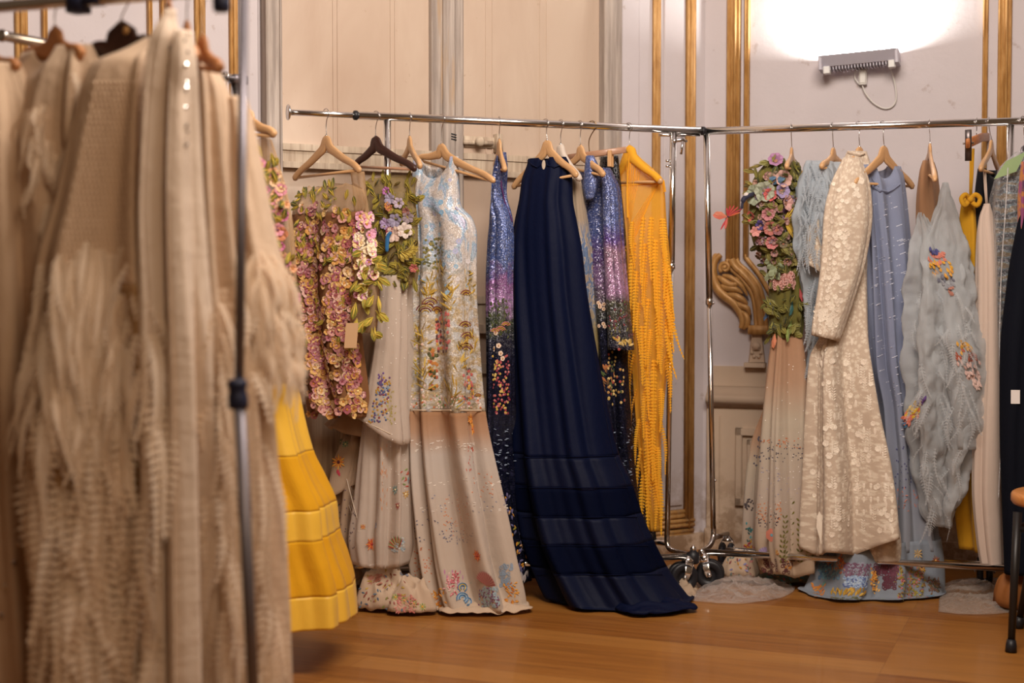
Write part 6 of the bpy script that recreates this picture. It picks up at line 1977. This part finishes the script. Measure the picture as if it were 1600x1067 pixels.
# narrow pale dresses; glossy dots added as highlights of their plastic sheen
ge = G('glint_gloss'); gl = ge.n('BsdfGlossy'); gl.inputs[1].default_value = .08
cry = ge.done(gl.outputs[0])
for i, (rows, hx, lab, ap, l_, r_, yo, bd) in enumerate((
    ([(13, 266, 271, .01, .001), (60, 244, 275, .03, .002), (150, 239, 274, .04, .003), (300, 238, 273, .05, .004), (500, 244, 292, .06, .008), (800, 250, 300, .07, .012), (1240, 250, 305, .08, .014)], 268, 'narrow pale cream dress with a sharp pointed shoulder and added glints on its edge', (263, 2), (240, 66), (274, 62), -.10, (265, 72, 200)),
    ([(45, 278, 296, .02, .001), (110, 272, 301, .03, .002), (250, 273, 302, .04, .003), (420, 274, 312, .05, .006), (600, 280, 325, .06, .012), (1240, 285, 335, .08, .014)], 292, 'narrow cream dress with added glints on its edge, just left of the grey pole', (292, 36), (272, 78), (306, 92), -.10, (290, 50, 240)))):
    Ph, _, _, _, _ = AH(hx, ap, l_, r_, 66, peach, 'blurred wooden hanger end-on, ' + ('under the pointed cream shoulder' if i == 0 else 'in the glinting dress by the grey pole'))
    g_ = garment('glinting_dress', lab, 'dress', None, Ph, .02)
    kk = cloth('chiffon_body', g_, rows, Ph.y + yo, cr3, (45, 25), 0, 3, 310 + i, nth=80)
    mb = MB(); e = Emb(kk)
    for k in range(16):
        h = e.hit(bd[0] + rn.uniform(-2, 3), bd[1] + (bd[2] - bd[1]) * rn.random() ** 1.5)
        if h: lathe(mb, h[0], (h[1] + Vector((rn.uniform(-.6, .6), 0, rn.uniform(.0, .8)))).normalized(), [(.0035, 0), (.004, .001), (.002, .003)], cry, 6)
    o = mb.build('glint_dots', g_, smooth=False); o['kind'] = 'stuff'
Ph, _, _, _, _ = AH(318, (316, 58), (290, 100), (345, 110), 50, peach, 'blurred wooden hanger at the right end of the foreground rack, behind the pole')
a6 = garment('feathered_dress', 'cream dress with a feather-fringed sleeve hanging past the grey pole', 'dress', None, Ph, .02)
q6 = cloth('chiffon_body', a6, [(82, 302, 330, .03, .002), (130, 300, 350, .05, .004), (250, 300, 366, .07, .008), (420, 300, 386, .09, .012), (620, 296, 412, .10, .016), (720, 300, 420, .11, .018), (860, 300, 430, .12, .02), (1240, 300, 440, .13, .02)], Ph.y + .06, cr2, (25, 12), .0, 7, 330, nth=130, shoulder=.02)
q6s = cloth('sleeve', a6, [(150, 352, 384, .03, .002), (220, 354, 398, .04, .004), (300, 358, 414, .05, .005), (380, 368, 430, .06, .006), (450, 380, 448, .07, .008), (520, 386, 456, .07, .008), (580, 392, 456, .06, .008)], Ph.y + .10, cr2, (12, 8), 0, 5, 331, nth=70)
def fluff(parent, cl, rows, n, L, W, name, flare=.035, sway=.03, step=.014, stiff=.3, thin=.0016):
    e = Emb(*cl)
    mb = MB()
    for x, y in inside(rows, n, 1):
        h = e.hit(x, y)
        if h:
            l_ = rn.uniform(*L)
            frond(mb, h[0] + h[1] * .004, h[1], h[2], l_, rn.uniform(*W), max(5, int(l_ / step)), crf, flare * rn.uniform(.5, 1.4), rn.uniform(-sway, sway), stiff, thin)
    o = mb.build(name, parent, smooth=False); o['kind'] = 'stuff'
fluff(a6, [q6s, q6], [(395, 384, 430), (460, 390, 452), (555, 400, 454)], 90, (.08, .16), (.010, .018), 'sleeve_feathers', .035, .03, .009, .7)
fluff(a6, [q6], [(440, 305, 385), (640, 300, 405), (800, 305, 424), (1060, 305, 436)], 120, (.10, .24), (.016, .026), 'feather_trim', .03, .03, .013, .25)
fluff(a3, [q3], [(380, 84, 250), (450, 52, 262), (610, 44, 290)], 140, (.16, .32), (.014, .024), 'feather_ruffle', .045, .05, .012, .65)
fluff(a3, [q3], [(600, 50, 286), (850, 60, 296), (1062, 60, 302)], 140, (.14, .34), (.020, .034), 'feather_tiers', .04, .05, .016, .22)
fluff(a2, [q2], [(110, 40, 120), (200, 24, 130), (380, 26, 120)], 34, (.05, .12), (.010, .018), 'yoke_tufts', .02, .03, .010, .5)
# woven ribbing of the yokes
e = Emb(q3)
for y in range(130, 410, 9):
    f0 = pchip([78, 300, 420], [150, 108, 80]); f1 = pchip([78, 300, 420], [238, 246, 256])
    for x in range(int(f0(y)) + 8, int(f1(y)) - 4, 7): e.dot(x + (y % 2) * 3, y, .0045, cr1, 1.2, .002)
e.build('yoke_stitching', a3)
mb = MB()
e = Emb(q1)
for x, y in ((10, 916), (3, 962), (22, 880), (30, 850), (60, 830)):
    h = e.hit(x, y)
    if h: lathe(mb, h[0], h[1], [(.006, 0), (.007, .002), (.004, .005)], cry, 6)
mb.build('sequin_trim', a1, smooth=False)

# ==================================================================== floor things
fl = film('floor_plastic', .05, (.86, .80, .76), .2)
def sheet(name, label, cat, poly_px, seed, h, mat, parent=None):
    P = [at_z(x, y, 0) for x, y in poly_px]
    c = sum(P, Vector()) / len(P)
    n, rings = 96, 18
    V = []; F = []; UV = []
    rr = random.Random(seed); off = Vector((rr.uniform(0, 40), rr.uniform(0, 40), 0))
    # closed outline resampled
    seg = smooth_pts(P + [P[0]], 8)
    Ls = [0]
    for i in range(1, len(seg)): Ls.append(Ls[-1] + (seg[i] - seg[i - 1]).length)
    def onb(t):
        d = t * Ls[-1]
        for i in range(1, len(seg)):
            if Ls[i] >= d: return seg[i - 1].lerp(seg[i], (d - Ls[i - 1]) / max(1e-6, Ls[i] - Ls[i - 1]))
        return seg[-1]
    B = [onb(k / n) for k in range(n)]
    for i in range(rings + 1):
        for k in range(n):
            p = c.lerp(B[k], i / rings)
            q = p * 9 + off
            z = h * (1 - (i / rings) ** 3) * (.2 + max(0, 1 - 3.2 * abs(noise.noise(q)))) + .004 + h * .45 * max(0, 1 - 3 * abs(noise.noise(q * 2.3))) * (1.1 - (i / rings) ** 4)
            V.append(Vector((p.x, p.y, z))); UV.append((p.x, p.y))
    for i in range(rings):
        for k in range(n):
            F.append([i * n + k, (i + 1) * n + k, (i + 1) * n + (k + 1) % n, i * n + (k + 1) % n])
    mb = MB(); mb.add(V, F, mat, UV)
    o = mb.build(name, loc=Vector((c.x, c.y, 0)))
    md = o.modifiers.new('thickness', 'SOLIDIFY'); md.thickness = .0012; md.offset = 1
    tag(o, label, cat)
sheet('plastic_sheet', 'crumpled clear plastic sheet on the floor in front of the black casters', 'plastic sheet', [(1078, 940), (1120, 944), (1170, 944), (1225, 934), (1240, 918), (1190, 908), (1130, 908), (1092, 922)], 3, .03, fl)
sheet('plastic_sheet', 'cloudy plastic sheet on the floor right of the blue train, under the right rack', 'plastic sheet', [(1466, 958), (1510, 962), (1570, 960), (1640, 950), (1640, 915), (1560, 905), (1480, 912)], 5, .022, film('cloudy_plastic', .07, (.72, .66, .60), .3))
sheet('tissue_paper', 'crumpled cream tissue paper beside the casters behind the navy train', 'paper', [(1022, 905), (1040, 925), (1068, 938), (1086, 936), (1088, 915), (1062, 902), (1040, 890)], 8, .035, fabric('tissue', hexc('cdb59c'), .8, 1, .4, 0, .4))
bb = heap('brown_paper_bag', None, 1562, 1640, 880, 958, plain('brown_paper', hexc('8a5426'), .7, 0, .3, .6, 30), 71, kpow=.5, ridg=.4)
tag(bb.o, 'crumpled brown bag on the floor behind the dark chair leg at the right edge', 'bag')

# ---- chair at the right edge
stn = thing('wooden_chair', 'chair with a tan seat and dark metal legs at the right edge', 'chair', at_z(1660, 1010, 0))
Yc = 4.42
seatw = wood_mat('tan_seat_wood', 'b9733a', 'd09050')
pz = at(1590, 788, Yc).z
R_ = .19
cy = 4.52
cx = .3524 * cy + R_ * 1.06
def rim(k, r): return Vector((cx + r * math.cos(k), cy + r * math.sin(k), 0))
mb = MB()
lathe(mb, Vector((cx, cy, pz - .020)), CZ, [(R_ * .9, 0), (R_ * .97, .003), (R_, .012), (R_, .028), (R_ * .985, .036), (R_ * .95, .040), (.01, .038)], seatw, 48)
mb.build('seat', stn)
dm = plain('dark_metal', (.02, .017, .016), .4, .3)
b0 = at_z(1579.5, 1019, 0)
t0 = at(1590, 800, b0.y + .06)
bc = Vector((cx, cy, 0)); vb = b0 - bc; vt = Vector((t0.x - cx, t0.y - cy, 0))
legs = []
for k in range(4):
    rt = Matrix.Rotation(k * PI / 2, 3, 'Z')
    tt = bc + rt @ vt; tt.z = t0.z
    legs.append((tt, bc + rt @ vb))
for t_, b_ in legs:
    mb = MB(); ctl_ = (b_ - t_)
    tube(mb, [t_, t_ + ctl_ * .94], [.0135, .0115], dm, 14); lg = mb.build('leg', stn)
    mb = MB(); tube(mb, [t_ + ctl_ * .91, t_ + ctl_ * .95, b_ + CZ * .001], [.0135, .017, .018], black_plastic, 14); mb.build('rubber_foot', lg)
mb = MB()
for i, j in ((0, 1), (1, 2), (2, 3), (3, 0)):
    a_ = legs[i][0].lerp(legs[i][1], .12); b_ = legs[j][0].lerp(legs[j][1], .12)
    tube(mb, [a_, b_], .008, dm, 8)
mb.build('leg_brace', stn)
